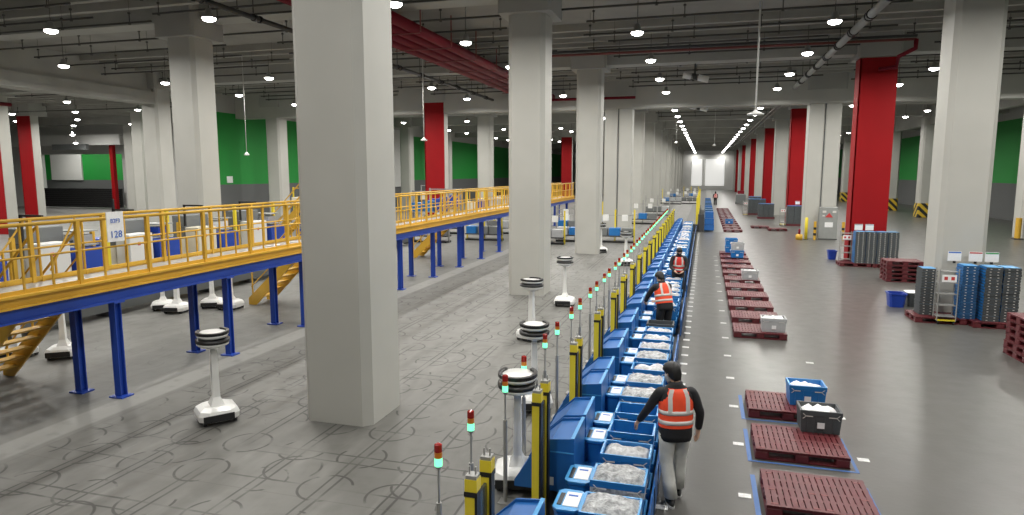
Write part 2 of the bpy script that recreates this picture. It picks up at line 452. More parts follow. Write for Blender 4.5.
# red mains
t = thing('red_fire_mains', 'bank of bright red fire mains slung under the ceiling beyond the big near column', 'pipes')
for k in range(4):
    mb('redpipe').tube([(-9.9-.6*k, 12, 9.0), (-9.9-.6*k, 43.8, 9.0)], .19, 14).build('main_pipe', t, True)
for k in range(11):
    y = 13+2.9*k
    mb('redgrey').box((-11.95,y,8.77),(-9.6,y+.04,8.8)).box((-11.9,y,8.84),(-11.86,y+.04,10)).box((-9.6,y,8.84),(-9.56,y+.04,10)).build('hanger', t)
t = thing('red_branch_pipe', 'long rust-red pipe crossing the ceiling from the second column to the red column', 'pipe')
mb('redgrey').tube([(-8.8,30.3,9.3),(7.9,30.6,9.3)], .055, 8).build('pipe', t, True)
mb('dark').tube([(-8.8,30.2,9.42),(7.9,30.5,9.42)], .06, 8).build('dark_pipe', t, True)
q = mb('redpipe'); q.tube([(7.9,30.6,9.3),(7.9,30.6,8.95),(7.55,31.6,8.8),(7.55,31.8,8.4),(6.9,31.85,8.35)], .09, 8); q.build('riser', t, True)
tag(mb('redpipe').tube([(-9.8,43.2,8.75),(-4.4,43.2,8.75)], .09, 10).build('red_branch_pipe', smooth=True), 'short bright red pipe along the deep joint beam above the distant columns', 'pipe')
tag(mb('redpipe').tube([(-43.5,12,8.4),(-43.5,33,8.4)], .12, 10).build('red_fire_main', smooth=True), 'dark red pipe under the annex ceiling at far left', 'pipe')
# grey pipe with couplings
for (x, y0, y1, lab) in ((4.85, 15, 42.5, 'fat grey drain pipe with black couplings right of the central aisle'), (-14.1, 10, 44, 'dark grey drain pipe with couplings above the yellow walkway')):
    t = thing('drain_pipe', lab, 'pipe')
    mb('grey' if x > 0 else 'dark').tube([(x,y0,8.95),(x,y1,8.95)], .13 if x > 0 else .08, 14).build('pipe', t, True)
    for k in range(int((y1-y0)/2.6)):
        y = y0+1+2.6*k
        q = mb('black'); rc = .165 if x > 0 else .12; q.tube([(x,y,8.95),(x,y+.12,8.95)], rc, 12); q.tube([(x,y+.3,8.95),(x,y+.38,8.95)], rc, 12)
        q.box((x-.01,y,9.1),(x+.01,y+.03,9.95)); q.build('coupling', t)
# unit sensors / horn speakers
def horn(x, y, z, lab):
    t = thing('ceiling_camera', lab, 'camera', (x,y,z))
    mb('white').tube([(-.55,0,.1),(-.18,0,.02)], .13, 12).build('housing', t, True)
    mb('white').tube([(.15,0,-.02),(.62,.05,-.14)], .15, 12).build('housing', t, True)
    mb('dark').lathe([(.1,-.1),(.12,.1),(.04,.16),(.03,1.2)], n=10).build('bracket', t, True)
horn(-.62, 33.2, 8.5, 'pair of pale tube cameras hung above the central aisle before the deep beam')
horn(-.62, 50, 8.6, 'pair of pale tube cameras hung just behind the deep beam')
def hang(name, x, y, z, lab, r=.2, k='cable'):
    t = thing(name, lab, 'hanging lamp' if name != 'hanging_cable' else 'cable', (x,y,z))
    mb(k).tube([(0,0,.1),(0,0,10.05-z)], .028 if r > .15 else .016, 8).build('drop_rod', t, True)
    if r: mb('white').lathe([(.03,.16),(.08,.1),(r,.03),(r,0),(.05,-.02)], n=18).build('shade', t, True)
hang('pendant_antenna', 1.43, 22, 5.78, 'white dome on a long white rod hanging over the central aisle', .25)
hang('pendant_antenna', -23.3, 30, 4.94, 'small white pendant on a thin rod in front of the green wall', .14)
hang('pendant_antenna', -13.5, 30.8, 5.6, 'small white pendant on a thin rod left of the tall red column', .16)
hang('pendant_antenna', -2.5, 60, 6.6, 'thin far pendant rod beyond the deep beam, left of the aisle', .15)
hang('pendant_antenna', .7, 62, 6.4, 'thin far pendant rod beyond the deep beam, over the aisle', .15)
t = thing('cable_ladder', 'grey cable ladder running down the hall ceiling to the right of the aisle lamps', 'cable tray')
q = mb('galv'); q.box((4.75,46,8.75),(4.8,140,8.85)); q.box((5.1,46,8.75),(5.15,140,8.85)); q.build('side_rail', t)
q = mb('galv')
for k in range(60): q.box((4.78,46+1.5*k,8.77),(5.12,46.06+1.5*k,8.81))
q.build('rungs', t)

# ------------------------------------------------------------------ mezzanine walkway
t = thing('yellow_walkway', 'raised walkway with yellow guard rails standing on blue legs', 'walkway', (-10.4, 9, 0))
def P(b, n, **k):
    o = b.build(n, t, **k); o.location = (10.4, -9, 0); return o
XF, XB, Y0, Y1 = -9.93, -10.97, 2.6, 52
P(mb('galv').box((XB, Y0, 2.1),(XF, Y1, 2.14)), 'deck')
for x, s in ((XF, 1), (XB, -1)):
    P(mb('yellow').prism([(x,1.97),(x+.09*s,1.97),(x+.09*s,2.0),(x+.02*s,2.0),(x+.02*s,2.13),(x+.09*s,2.13),(x+.09*s,2.17),(x,2.17)], Y0, Y1), 'edge_channel')
    P(mb('yellow').box((x-.01, Y0, 2.17),(x+.012, Y1, 2.235)), 'toe_board')
    P(mb('blue').prism([(x-.06,1.75),(x+.06,1.75),(x+.06,1.78),(x+.015,1.79),(x+.015,1.94),(x+.06,1.95),(x+.06,1.97),(x-.06,1.97),(x-.06,1.95),(x-.015,1.94),(x-.015,1.79),(x-.06,1.78)], Y0, Y1), 'main_beam')
    P(mb('yellow').tube([(x,Y0,3.22),(x,Y1,3.22)], .03, 10), 'top_rail', smooth=True)
    P(mb('yellow').tube([(x,Y0,2.72),(x,Y1,2.72)], .018, 8), 'mid_rail', smooth=True)
for k in range(17):
    y = 3.35+2.87*k
    for x in (-9.98, -10.9):
        b = mb('blue'); b.box((x-.068,y-.07,.02),(x+.068,y-.055,1.75)).box((x-.068,y+.055,.02),(x+.068,y+.07,1.75)).box((x-.012,y-.06,.02),(x+.012,y+.06,1.75))
        b.box((x-.15,y-.13,0),(x+.15,y+.13,.025)).box((x-.12,y-.11,1.72),(x+.12,y+.11,1.75))
        P(b, 'leg')
    P(mb('blue').box((-10.9,y-.04,1.8),(-9.98,y+.04,1.95)), 'cross_beam')
cnt = {0:0, 1:0}; rest = MB().use('yellow')
n = int((Y1-Y0)/.478)
for k in range(n):
    y = Y0+.1+.478*k
    for s, x in ((0, XF), (1, XB)):
        if s == 1 and 8.55 < y < 9.5: continue
        if k % 3 == 0:
            P(mb('yellow').box((x-.032,y-.032,2.14),(x+.032,y+.032,3.21)), 'guard_post')
        else:
            if cnt[s] < 50:
                P(mb('yellow').box((x-.014,y-.014,2.14),(x+.014,y+.014,3.2 if k % 3 == 1 else 2.72)), 'baluster'); cnt[s] += 1
            else: rest.box((x-.014,y-.014,2.14),(x+.014,y+.014,3.2 if k % 3 == 1 else 2.72))
o = P(rest, 'far_baluster'); o['kind'] = 'stuff'
# diagonal braces at the near end
for a, b_ in ((7.6, 8.35), (8.75, 9.3)):
    P(mb('yellow').tube([(XB,a,2.3),(XB,b_,3.2)], .016, 6), 'diagonal_brace')
# staircases going down behind the walkway
def stairs(y, lab, H=2.1, x0=-11.0, x1=-13.3, w=.85, z0=0):
    t = thing('yellow_staircase', lab, 'staircase', (x1, y, z0))
    X0, X1 = 0, x0-x1
    for yy in (0, w):
        mb('yellow').prism([(X0,0),(X0+.26,0),(X1+.05,H-.05),(X1+.05,H+.12),(X1-.1,H+.12),(X0,.2)], yy-.02, yy+.02).build('stringer', t)
        q = mb('yellow'); q.tube([(X0+.1,yy,1.0),(X1,yy,H+1.0)], .024, 8); q.tube([(X0+.1,yy,.55),(X1,yy,H+.5)], .016, 8)
        for f in (.02, .35, .68, 1.0):
            xx = X0+.1+(X1-.1)*f; q.tube([(xx,yy,H*f*.98+.02),(xx,yy,1.0+H*f)], .022, 8)
        q.build('handrail', t)
    for k in range(9):
        f = (k+.6)/9.4
        xx = X0+.14+(X1-.1)*f; zz = .1+H*f*.96
        mb('yellow').box((xx-.12,.02,zz-.015),(xx+.12,w-.02,zz+.015)).box((xx-.12,.02,zz-.05),(xx-.11,w-.02,zz+.015)).build('tread', t)
    return t
stairs(8.6, 'yellow steel stairs behind the walkway at the left edge of the photo')
stairs(16.9, 'yellow steel stairs behind the walkway just left of the big near column')
stairs(28.6, 'yellow steel stairs behind the walkway seen right of the big near column')
stairs(24.0, 'raised yellow stairs with handrails standing beyond the walkway, left of the big column', H=2.6, x0=-16.1, x1=-18.9, w=.9)
# number sign
t = thing('number_sign', 'white sign with blue number 128 fixed to the yellow guard rail', 'sign', (XF+.05, 9.13, 3.0))
mb('paper').box((-.005,-.17,-.19),(.012,.17,.33)).build('board', t)
for txt, z, sz in (('128', -.12, .17), ('B2F3', .14, .10)):
    c = bpy.data.curves.new('sign_text', 'FONT'); c.body = txt; c.size = sz; c.align_x = 'CENTER'; c.extrude = .002
    c.materials.append(M['signblue'])
    o = bpy.data.objects.new('lettering', c); COL.objects.link(o)
    nm_ = bpy.data.meshes.new_from_object(o.evaluated_get(bpy.context.evaluated_depsgraph_get()))
    bpy.data.objects.remove(o); o = bpy.data.objects.new('lettering', nm_); COL.objects.link(o); o.parent = t
    o.location = (.016, 0, z); o.rotation_euler = (PI/2, 0, PI/2)

# ------------------------------------------------------------------ robots
rb = thing('delivery_robot', 'x', 'robot')
def robot_parts(root):
    b = MB().use('white')
    def sq(w, d, c, z): return [(-w+c,-d,z),(w-c,-d,z),(w,-d+c,z),(w,d-c,z),(w-c,d,z),(-w+c,d,z),(-w,d-c,z),(-w,-d+c,z)]
    b.loft([sq(.30,.33,.13,.07), sq(.31,.34,.13,.16), sq(.28,.31,.12,.23), sq(.2,.22,.1,.27)])
    bs = b.build('base', root)
    q = mb('black'); q.box((-.26,-.35,.08),(.2,-.33,.19)); q.build('lidar_window', bs); mb('black').box((-.17,.33,.1),(.17,.345,.17)).build('lidar_window', bs)
    for sx in (-1, 1):
        mb('black').tube([(sx*.2,.0,.085),(sx*.285,.0,.085)], .085, 14).build('wheel', bs)
        for sy in (-.22, .22): mb('black').tube([(sx*.2,sy,.045),(sx*.25,sy,.045)], .045, 10).build('caster', bs)
    mb('white').loft([[(x*w_,y*w_*1.25,z) for x, y in ((-1,-1),(1,-1),(1,1),(-1,1))] for w_, z in ((.11,.26),(.055,.4),(.042,1.24))]).build('mast', root)
    b = MB().use('white')
    b.lathe([(.09,1.2),(.18,1.23),(.28,1.27),(.295,1.31),(.26,1.34)], n=24, sx=.85)
    tr = b.build('lower_tray', root, True)
    mb('black').lathe([(.25,1.30),(.298,1.31),(.298,1.36),(.25,1.37)], n=24, sx=.86).build('sensor_band', tr, True)
    mb('white').lathe([(.1,1.37),(.25,1.39),(.285,1.44),(.255,1.46)], n=24, sx=.87).build('upper_tray', root, True)
    q = MB().use('black')
    n = 24
    for j in range(n):
        if 3 <= j <= 8: continue
        a0, a1 = 2*PI*j/n, 2*PI*(j+1)/n
        for (r0, r1, z0, z1) in ((.235,.29,1.445,1.49),):
            vs = [(r*.87*math.cos(a), r*math.sin(a), z) for z in (z0, z1) for r in (r0, r1) for a in (a0, a1)]
            q.add(vs, [(0,1,3,2),(4,6,7,5),(0,4,5,1),(2,3,7,6),(0,2,6,4),(1,5,7,3)])
    q.build('tray_rim', root)
robot_parts(rb)
robots = [(-7.52,8.62,.9,'white delivery robot alone on the scuffed floor left of the big near column'),
 (-2.2,7.85,.2,'white robot behind the nearest yellow gate posts'),
 (-2.68,10.6,.3,'white robot between the nearest gates and the second column'),
 (-3.9,15.15,1.2,'white robot in front of the second column'),
 (-3.97,19.45,.1,'white robot between the second and third columns'),
 (-3.2,28.9,.4,'small distant white robot right of the third column'),
 (-4.96,33.3,.4,'small distant white robot at the left foot of the third column'),
 (-15.25,15.55,.7,'white robot under the walkway, leftmost of the parked four'),
 (-14.55,15.35,.2,'white robot under the walkway, second from left of the parked four'),
 (-14.1,16.25,.5,'white robot under the walkway, third from left of the parked four'),
 (-13.4,16.2,.1,'white robot under the walkway, rightmost of the parked four'),
 (-13.35,10.8,.6,'white robot right of the yellow stairs at the left edge'),
 (-14.3,10.5,.2,'white robot half hidden by the yellow stairs at the left edge'),
 (-13.4,20.4,.2,'white robot beyond the middle yellow stairs under the walkway')]
for i, (x, y, a, lab) in enumerate(robots):
    if i == 0: rb.location = (x,y,0); rb.rotation_euler = (0,0,a); rb['label'] = lab; rb['group'] = 'white delivery robots'
    else: dup(rb, (x,y,0), a, lab)

# ------------------------------------------------------------------ picking row: gates, signals, chutes
G0 = 4.8; GP = 2.1; NG = 20
gt = thing('sensor_gate', 'x', 'gate')
for yy in (-.18, .18):
    po = mb('postyellow').box((-.05,yy-.05,0),(.03,yy+.05,1.5)).box((-.05,yy-.05,1.54),(.05,yy+.05,1.64)).build('post', gt)
    mb('black').box((-.055,yy-.055,1.5),(.055,yy+.055,1.54)).box((.03,yy-.045,0),(.05,yy+.045,1.5)).build('black_band', po)
    mb('galv').box((-.045,yy-.045,1.64),(.045,yy+.045,1.67)).box((-.03,yy-.01,1.67),(-.02,yy+.01,1.73)).box((.02,yy-.01,1.67),(.03,yy+.01,1.73)).build('cap', po)
mb('glass').box((-.012,-.13,.2),(.012,.13,1.45)).build('panel', gt)
sg = thing('signal_light', 'x', 'signal light')
mb('galv').tube([(0,0,.0),(0,0,1.05)], .026, 8).build('lower_tube', sg)
mb('galv').tube([(0,0,1.05),(0,0,1.4)], .011, 6).build('pole', sg)
mb('galv').lathe([(.028,1.375),(.035,1.4)], n=10).build('collar', sg)
mb('ledgreen').lathe([(.036,1.4),(.036,1.475)], n=12).build('green_lens', sg)
mb('ledamber').lathe([(.036,1.477),(.036,1.53)], n=12).build('amber_lens', sg)
mb('ledred').lathe([(.036,1.532),(.036,1.60),(.02,1.61)], n=12).build('red_lens', sg)
mb('galv').box((-.08,-.08,0),(.08,.08,.012)).build('foot', sg)
ch = thing('parcel_chute', 'x', 'chute')
prof = [(-.40,.29),(-.40,.37),(-.19,.70),(.04,.92),(.32,.95),(.32,.29)]
for yy in (0, .7):
    mb('chute').prism(prof, yy, yy+.02).build('side_panel', ch)
mb('totelight').box((.28,.0,.95),(.32,.72,.956)).box((.0,-.004,.765),(.32,.0,.78)).build('rim', ch)
q = mb('chute'); q.prism([(-.39,.34),(-.38,.33),(-.18,.65),(.05,.87),(.30,.90),(.30,.92),(.04,.89),(-.2,.67)], .02, .7); q.box((.30,.02,.3),(.32,.7,.95)); q.box((-.40,.02,.29),(-.38,.7,.36)); q.build('slide', ch)
mb('dark').box((-.1,.05,0),(-.06,.1,.3)).box((-.1,.6,0),(-.06,.65,.3)).box((.25,.05,0),(.3,.1,.3)).box((.25,.6,0),(.3,.65,.3)).build('feet', ch)
mb('paper').box((-.02,-.004,.36),(.08,0,.46)).build('label_plate', ch)
f1 = True
for k in range(NG):
    y = G0+GP*k
    far = k > 12
    gl = 'yellow sensor gate of the picking row, %s to the camera' % nth(k+1)
    if far: gl = 'small distant yellow sensor gate at the far end of the picking row'
    if k == 0: gt.location = (-1.66,y,0); gt['label'] = gl; gt['group'] = 'yellow sensor gates'
    else: dup(gt, (-1.66-(.012*k if k>4 else 0), y, 0), label=gl, group='distant sensor gates' if far else 'yellow sensor gates')
    for m_, dy in enumerate((.42, 1.28)):
        n_ = 2*k+m_+1
        sl = 'signal tower with glowing green lamp, %s of the line' % nth(n_)
        if far: sl = 'tiny green signal tower in the distant dotted line'
        if n_ == 1: sg.location = (-2.2,y+dy,0); sg['label'] = sl; sg['group'] = 'green signal towers'
        else: dup(sg, (-2.2-.008*k, y+dy, 0), label=sl, group='distant signal towers' if far else 'green signal towers')
        cl = 'blue slanted parcel chute beside the gates, %s of the line' % nth(max(n_-1,1))
        if far: cl = 'small distant blue chute at the far end of the line'
        if n_ == 2: continue
        if n_ == 1: ch.location = (-1.66,y+.22,0); ch['label'] = cl; ch['group'] = 'blue parcel chutes'
        else: dup(ch, (-1.66, y+.30+m_*.80, 0), label=cl, group='distant parcel chutes' if far else 'blue parcel chutes')

# ------------------------------------------------------------------ totes
def tote(name, root_k, w, d, h, root=None, marks=True, rim=None):
    """open-top crate, origin at base centre"""
    t = thing(name, 'x', 'crate')
    b = mb(root_k); tk = .018; W, D = w/2, d/2; e = .025
    def rg(x, y, z): return [(-x,-y,z),(x,-y,z),(x,y,z),(-x,y,z)]
    b.loft([rg(W-e,D-e,0), rg(W-.008,D-.008,h-.075), rg(W,D,h-.07), rg(W,D,h), rg(W-tk-.01,D-tk-.01,h), rg(W-e-tk,D-e-tk,.02)], cap=False)
    b.add(rg(W-e,D-e,0), [(3,2,1,0)]); b.add(rg(W-e-tk,D-e-tk,.02), [(0,1,2,3)])
    for sx in (-.62, -.2, .2, .62):
        b.box((sx*W-.012,-D+.004,.03),(sx*W+.012,-D+.02,h-.075)); b.box((sx*W-.012,D-.02,.03),(sx*W+.012,D-.004,h-.075))
    b.build('body', t)
    if marks:
        q = mb('reflect')
        for s in (-1, 1):
            cx = s*W*.55; z = h-.09
            q.box((cx-.055,-D-.004,z),(cx+.045,-D+.0,z+.014)); q.prism([(cx+s*.04,z),(cx+s*.05,z),(cx+s*.10,z+.045),(cx+s*.085,z+.045)],-D-.004,-D); q.prism([(cx+s*.04,z+.012),(cx+s*.05,z+.012),(cx+s*.10,z-.033),(cx+s*.085,z-.033)],-D-.004,-D)
        q.build('handle_marks', t)
        mb('paper').box((-.05,-D-.003,.08),(.05,-D,.17)).build('label_plate', t)
    if rim:
        q = mb(rim); q.box((-W,-D,h),(W,-D+.02,h+.004)); q.box((-W,D-.02,h),(W,D,h+.004)); q.box((-W,-D,h),(-W+.02,D,h+.004)); q.box((W-.02,-D,h),(W,D,h+.004)); q.build('rim', t)
    return t
def bags(w, d, z, seed, amp=.05, k='bag'):
    rnd = random.Random(seed); nx, ny = 9, 7; vs = []; fs = []
    for j in range(ny):
        for i in range(nx):
            e = (i in (0, nx-1)) or (j in (0, ny-1))
            vs.append((-w/2+w*i/(nx-1), -d/2+d*j/(ny-1), z-.05 if e else z+rnd.uniform(-amp*.5, amp)))
    for j in range(ny-1):
        for i in range(nx-1):
            a = j*nx+i; fs.append((a, a+1, a+nx+1, a+nx))
    n = len(vs); vs += [(x, y, z-.18) for x, y, _ in vs]
    fs += [(a+n, a+nx+n, a+nx+1+n, a+1+n) for a in [j*nx+i for j in range(ny-1) for i in range(nx-1)]]
    per = list(range(nx)) + [nx*j+nx-1 for j in range(1, ny)] + [nx*(ny-1)+i for i in range(nx-2, -1, -1)] + [nx*j for j in range(ny-2, 0, -1)]
    for i, a in enumerate(per): b_ = per[(i+1) % len(per)]; fs.append((a, a+n, b_+n, b_))
    q = mb(k); q.add(vs, fs); return q
TB = tote('blue_tote', 'toteblue', .58, .44, .34, rim='totelight')
TP = tote('pale_tote', 'totepale', .58, .44, .34)
TD = tote('dark_tote', 'totegrey', .58, .44, .34)
TB.location = (-.78, 4.6, .385); TP.location = (1.74,17.05,.1545); TP['label'] = 'pale lidded crate on the right of the fourth pallet'; TP['group'] = 'totes on the pallets'; TD.location = (-.78,3.2,.385)
bag_me = [bags(.535,.395,.33,s,.05).build('parcel_bags', smooth=True) for s in (1,2,3)]
heap_me = [bags(.575,.435,.375,s,.035,'heapbag').build('parcel_heap', smooth=False) for s in (7,8,9)]
for b_ in heap_me: tag(b_, 'x', 'parcels')
hn = [0]
for i_, b_ in enumerate(bag_me): tag(b_, 'x', 'parcels')
# small label bins between gates and totes
sb = thing('label_bin', 'x', 'bin')
q = mb('toteblue')
def rr(x, y, z, c=.05): return [(-x+c,-y,z),(x-c,-y,z),(x,-y+c,z),(x,y-c,z),(x-c,y,z),(-x+c,y,z),(-x,y-c,z),(-x,-y+c,z)]
q.loft([rr(.12,.18,0),rr(.13,.2,.25),rr(.14,.22,.28),rr(.14,.22,.305),rr(.13,.2,.31)]); q.build('body', sb)
mb('totelight').loft([rr(.14,.22,.295),rr(.142,.222,.312),rr(.125,.2,.316)]).build('rim', sb)
mb('paper').box((-.045,-.15,.316),(.11,.15,.322)).build('paper_sheet', sb)
mb('black').box((-.105,-.14,.316),(-.06,.11,.323)).build('scanner_window', sb)
mb('signblue').box((-.02,.06,.322),(.08,.09,.324)).build('print', sb)
bench = thing('bench_frame', 'low blue bench running under the row of totes beside the workers', 'bench')
mb('chute').box((-1.36,4.2,.30),(-1.09,46.4,.34)).build('shelf', bench)
q = mb('dark')
for k in range(60): q.box((-1.35,4.3+.7*k,0),(-1.31,4.34+.7*k,.3)).box((-1.14,4.3+.7*k,0),(-1.10,4.34+.7*k,.3))
q.build('legs', bench)
for a, b_, l in ((4.2,14.9,'nearest worker'),(16.4,20.5,'second worker'),(21.7,46.6,'third worker')):
    g = thing('side_guard', 'long blue kick panel at the foot of the totes, %s' % {'nearest worker':'beside the standing worker','second worker':'between the two bending workers','third worker':'beyond the furthest bending worker'}[l], 'panel', (-.44,a,0), group='kick panels')
    mb('chute').box((-.012,0,.02),(.012,b_-a,.42)).build('panel', g)
    q = mb('black')
    for i in range(int((b_-a)/.7)): q.box((.012,.3+.7*i,0),(.02,.36+.7*i,.42))
    q.build('strap_marks', g)
NT = 60; first_b = first_bin = True; nb = 0
rt = random.Random(5)
pat = 'pbbbpbpbwpbbpb'
used = {'b':0,'p':0,'d':0}
for k in range(NT):
    y = 5.28+.7*k
    y_f = y+.22
    if 14.9 < y_f < 16.3 or 20.98 < y_f < 21.6: continue
    if y > 46.2: break
    kind = 'd' if k == 13 else 'b'
    heap = k in (1,2,6,7,9,10) or (k > 13 and rt.random() < .25)
    src = {'b':TB,'p':TP,'d':TD}[kind]; col = {'b':'blue','p':'pale grey','d':'dark grey'}[kind]
    far = k > 26
    lab = '%s tote%s in the top layer of the picking row, %s' % (col, ' heaped with grey parcels' if heap else '', nth(k+1))
    if far: lab = 'small distant %s tote in the top layer beyond the two crouched workers' % col
    loc = (-.78+rt.uniform(-.012,.012)-.003*k, y_f, .395)
    grp = '%s%s totes of the picking row' % ('distant ' if far else '', col)
    if used[kind] == 0: src.location = loc; src['label'] = lab; src['group'] = grp; used[kind] = 1
    else: dup(src, loc, label=lab, group=grp)
    # lower tote
    dup(TB, (loc[0]+.005, y_f, .03), label=('blue tote under the %s top tote of the row' % nth(k+1)) if not far else 'distant blue tote in the bottom layer of the picking row', group='lower layer of blue totes' if not far else 'distant lower totes')
    if heap or k in (3,8,11,12) or (k > 12 and rt.random() < .35):
        bl = 'heap of white poly parcels in the %s tote of the row' % nth(k+1) if not far else 'pale parcels heaped in a distant picking tote'
        z = loc[2]
        if heap:
            src_ = heap_me[hn[0] % 3]
            if hn[0] < 3: src_.location = (loc[0], y_f, z); src_['label'] = bl; src_['kind'] = 'stuff'; src_['group'] = 'parcels in totes'
            else: dup(src_, (loc[0], y_f, z), label=bl, group='parcels in totes' if not far else 'distant parcels in totes')
            hn[0] += 1; continue
        b_ = bag_me[k % 3]
        if nb < 3: b_ = bag_me[nb]; b_.location = (loc[0], y_f, z); b_['label'] = bl; b_['kind'] = 'stuff'; b_['group'] = 'parcels in totes'
        else: o = dup(bag_me[k % 3], (loc[0], y_f, z), label=bl, group='parcels in totes' if not far else 'distant parcels in totes')
        nb += 1
for k in range(NG):
    for m_, dy in enumerate((1.32, 1.95)):
        y = 6.35+1.79*(k-1)+.62*m_; n_ = 2*k+m_+1
        if k == NG-1 and m_: continue
        far = k > 12
        lab = 'small blue bin with white paper on top beside the totes, %s' % nth(n_)
        if far: lab = 'tiny distant blue paper-topped bin beside the totes'
        loc = (-1.225, y, .345)
        if first_bin: sb.location = loc; sb['label'] = lab; sb['group'] = 'blue paper-topped bins'; first_bin = False
        else: dup(sb, loc, label=lab, group='distant paper-topped bins' if far else 'blue paper-topped bins')

# second picking line further down the hall
t = thing('distant_picking_line', 'short distant picking line with yellow posts and a blue side, right of the first line', 'picking line', (0,47,0))
def Q(b, n): o = b.build(n, t); o.location = (0,-47,0); return o
for k in range(14):
    y = 47.2+2*k
    Q(mb('postyellow').box((-.5,y,0),(-.38,y+.14,2.3)).box((-.5,y+.4,0),(-.4,y+.5,2.3)), 'post')
for k in range(20):
    y = 47.1+1.45*k
    b = mb('crateblue' if k % 3 else 'chute'); b.box((.08,y,.1),(.72,y+1.2,.48)).box((.1,y+.04,.5),(.7,y+1.16,.9))
    if k % 2 == 0: b.box((.12,y+.1,.92),(.66,y+.9,1.35))
    Q(b, 'tote_stack')
    Q(mb('paper').box((.15,y+.15,.9),(.6,y+.6,.92)), 'paper_sheet')
Q(mb('dark').box((-.35,47,0),(.05,47.1,1.2)), 'end_panel')
Q(mb('dark').box((-1.2,47,0),(-.3,76,.5)), 'conveyor')

# ------------------------------------------------------------------ floor stickers
st = mb('tag').box((-.075,-.055,0),(.075,.055,.004)).build('floor_sticker'); tag(st, 'x', 'sticker')
n = 0
for k in range(56):
    y = 7.72+.7*k
    far = k > 20
    lab = 'white floor sticker beside the totes, %s of the strip' % nth(k+1) if not far else 'tiny distant white floor sticker beside the totes'
    if k == 0: st.location = (-.36,y,.001); st['label'] = lab; st['group'] = 'stickers beside the totes'
    else: dup(st, (-.30+.001*k,y,.001), label=lab, group='stickers beside the totes' if not far else 'distant stickers beside the totes')
PITCH = 1.66
for k in range(16):
    y = 8.3+PITCH*k
    dup(st, (.62,y,.001), rz=0, label='white floor sticker left of the pallets, %s' % nth(k+1), group='stickers left of the pallets')
    if k < 5: dup(st, (2.28,y-.1,.001), label='white floor sticker right of the pallets, %s' % nth(k+1), group='stickers right of the pallets')

# ------------------------------------------------------------------ pallets
def make_pallet(w=1.22, d=1.0, h=.15):
    t = thing('plastic_pallet', 'x', 'pallet')
    b = mb('pallet'); W, D = w/2, d/2
    n = 17; pitch = w/n
    for i in range(n):
        x = -W+pitch*i
        b.box((x+.007,-D,h-.03),(x+pitch-.007,D,h))
    for yy in (-D, -D*.5, -.03, D*.5-.05, D-.06): b.box((-W,yy,h-.035),(W,yy+.06,h-.004))
    b.build('top_deck', t)
    for x in (-W, -.09, W-.18):
        for y in (-D, -.09, D-.18): mb('pallet').bbox((x,y,.02),(x+.18,y+.18,h-.03), .015).build('block', t)
    b = mb('pallet')
    for x in (-W, -.07, W-.14): b.box((x,-D,0),(x+.14,D,.022))
    for y in (-D, D-.12): b.box((-W,y,0),(W,y+.12,.022))
    b.build('bottom_deck', t)
    q = mb('palletedge')
    for x in (-W+.05, -.1, .04, W-.13):
        for y in (-D+.05, -.08, D-.12):
            q.box((x,y,h),(x+.08,y+.03,h+.003))
    o = q.build('worn_pads', t); o['kind'] = 'stuff'
    return t
PL = make_pallet()
tp = mb('bluepaint').box((-.72,-.6,0),(-.66,.62,.003)).box((.66,-.6,0),(.70,.62,.003)).box((-.72,-.6,0),(.7,-.56,.003)).build('floor_tape'); tag(tp, 'x', 'floor tape')
PX = 1.44
rowY = [8.32+PITCH*k for k in (0,1,2)] + [17.2+PITCH*k for k in range(11)]
firstp = True
for k, y in enumerate(rowY):
    lab = 'maroon plastic pallet flat on the aisle floor, %s of the row' % nth(k+1)
    z = .0045
    if firstp: PL.location = (PX,y,z); PL['label'] = lab; PL['group'] = 'maroon pallets in the aisle row'; firstp = False
    else: dup(PL, (PX-.01*(k%2),y,z), label=lab)
    if k == 0: tp.location = (PX,y,0.0005); tp['label'] = 'blue floor tape framing the nearest maroon pallet'; tp['group'] = 'blue floor tape'
    elif k < 3: dup(tp, (PX,y,.0005), label='blue floor tape framing the %s maroon pallet' % nth(k+1))
for k in range(14):
    dup(PL, (1.98, 47.8+2.2*k, .001), label='distant maroon pallet in the aisle beyond the gap', group='distant maroon pallets')
dup(PL, (4.0,51.5,.001), label='loose maroon pallet in the far aisle, left one of two', group='loose pallets')
dup(PL, (5.0,49.5,.001), label='loose maroon pallet in the far aisle, right one of two', group='loose pallets')
def pstack(x, y, n, rz, what):
    for i in range(n):
        pos = 'topmost' if i == n-1 else ('bottom one' if i == 0 else 'number %s up' % ('one two three four five six seven eight nine'.split()[i]))
        dup(PL, (x+random.uniform(-.015,.015), y+random.uniform(-.015,.015), .001+i*.1545), rz, label='maroon pallet %s, %s' % (what, pos), group='stack of pallets '+what)
pstack(7.2, 27.6, 5, 0, 'in the stack behind the blue tubs')
pstack(7.22, 16.5, 6, .05, 'in the stack at the right edge')
pstack(8.75, 18.7, 5, 0, 'in the stack by the right edge behind')

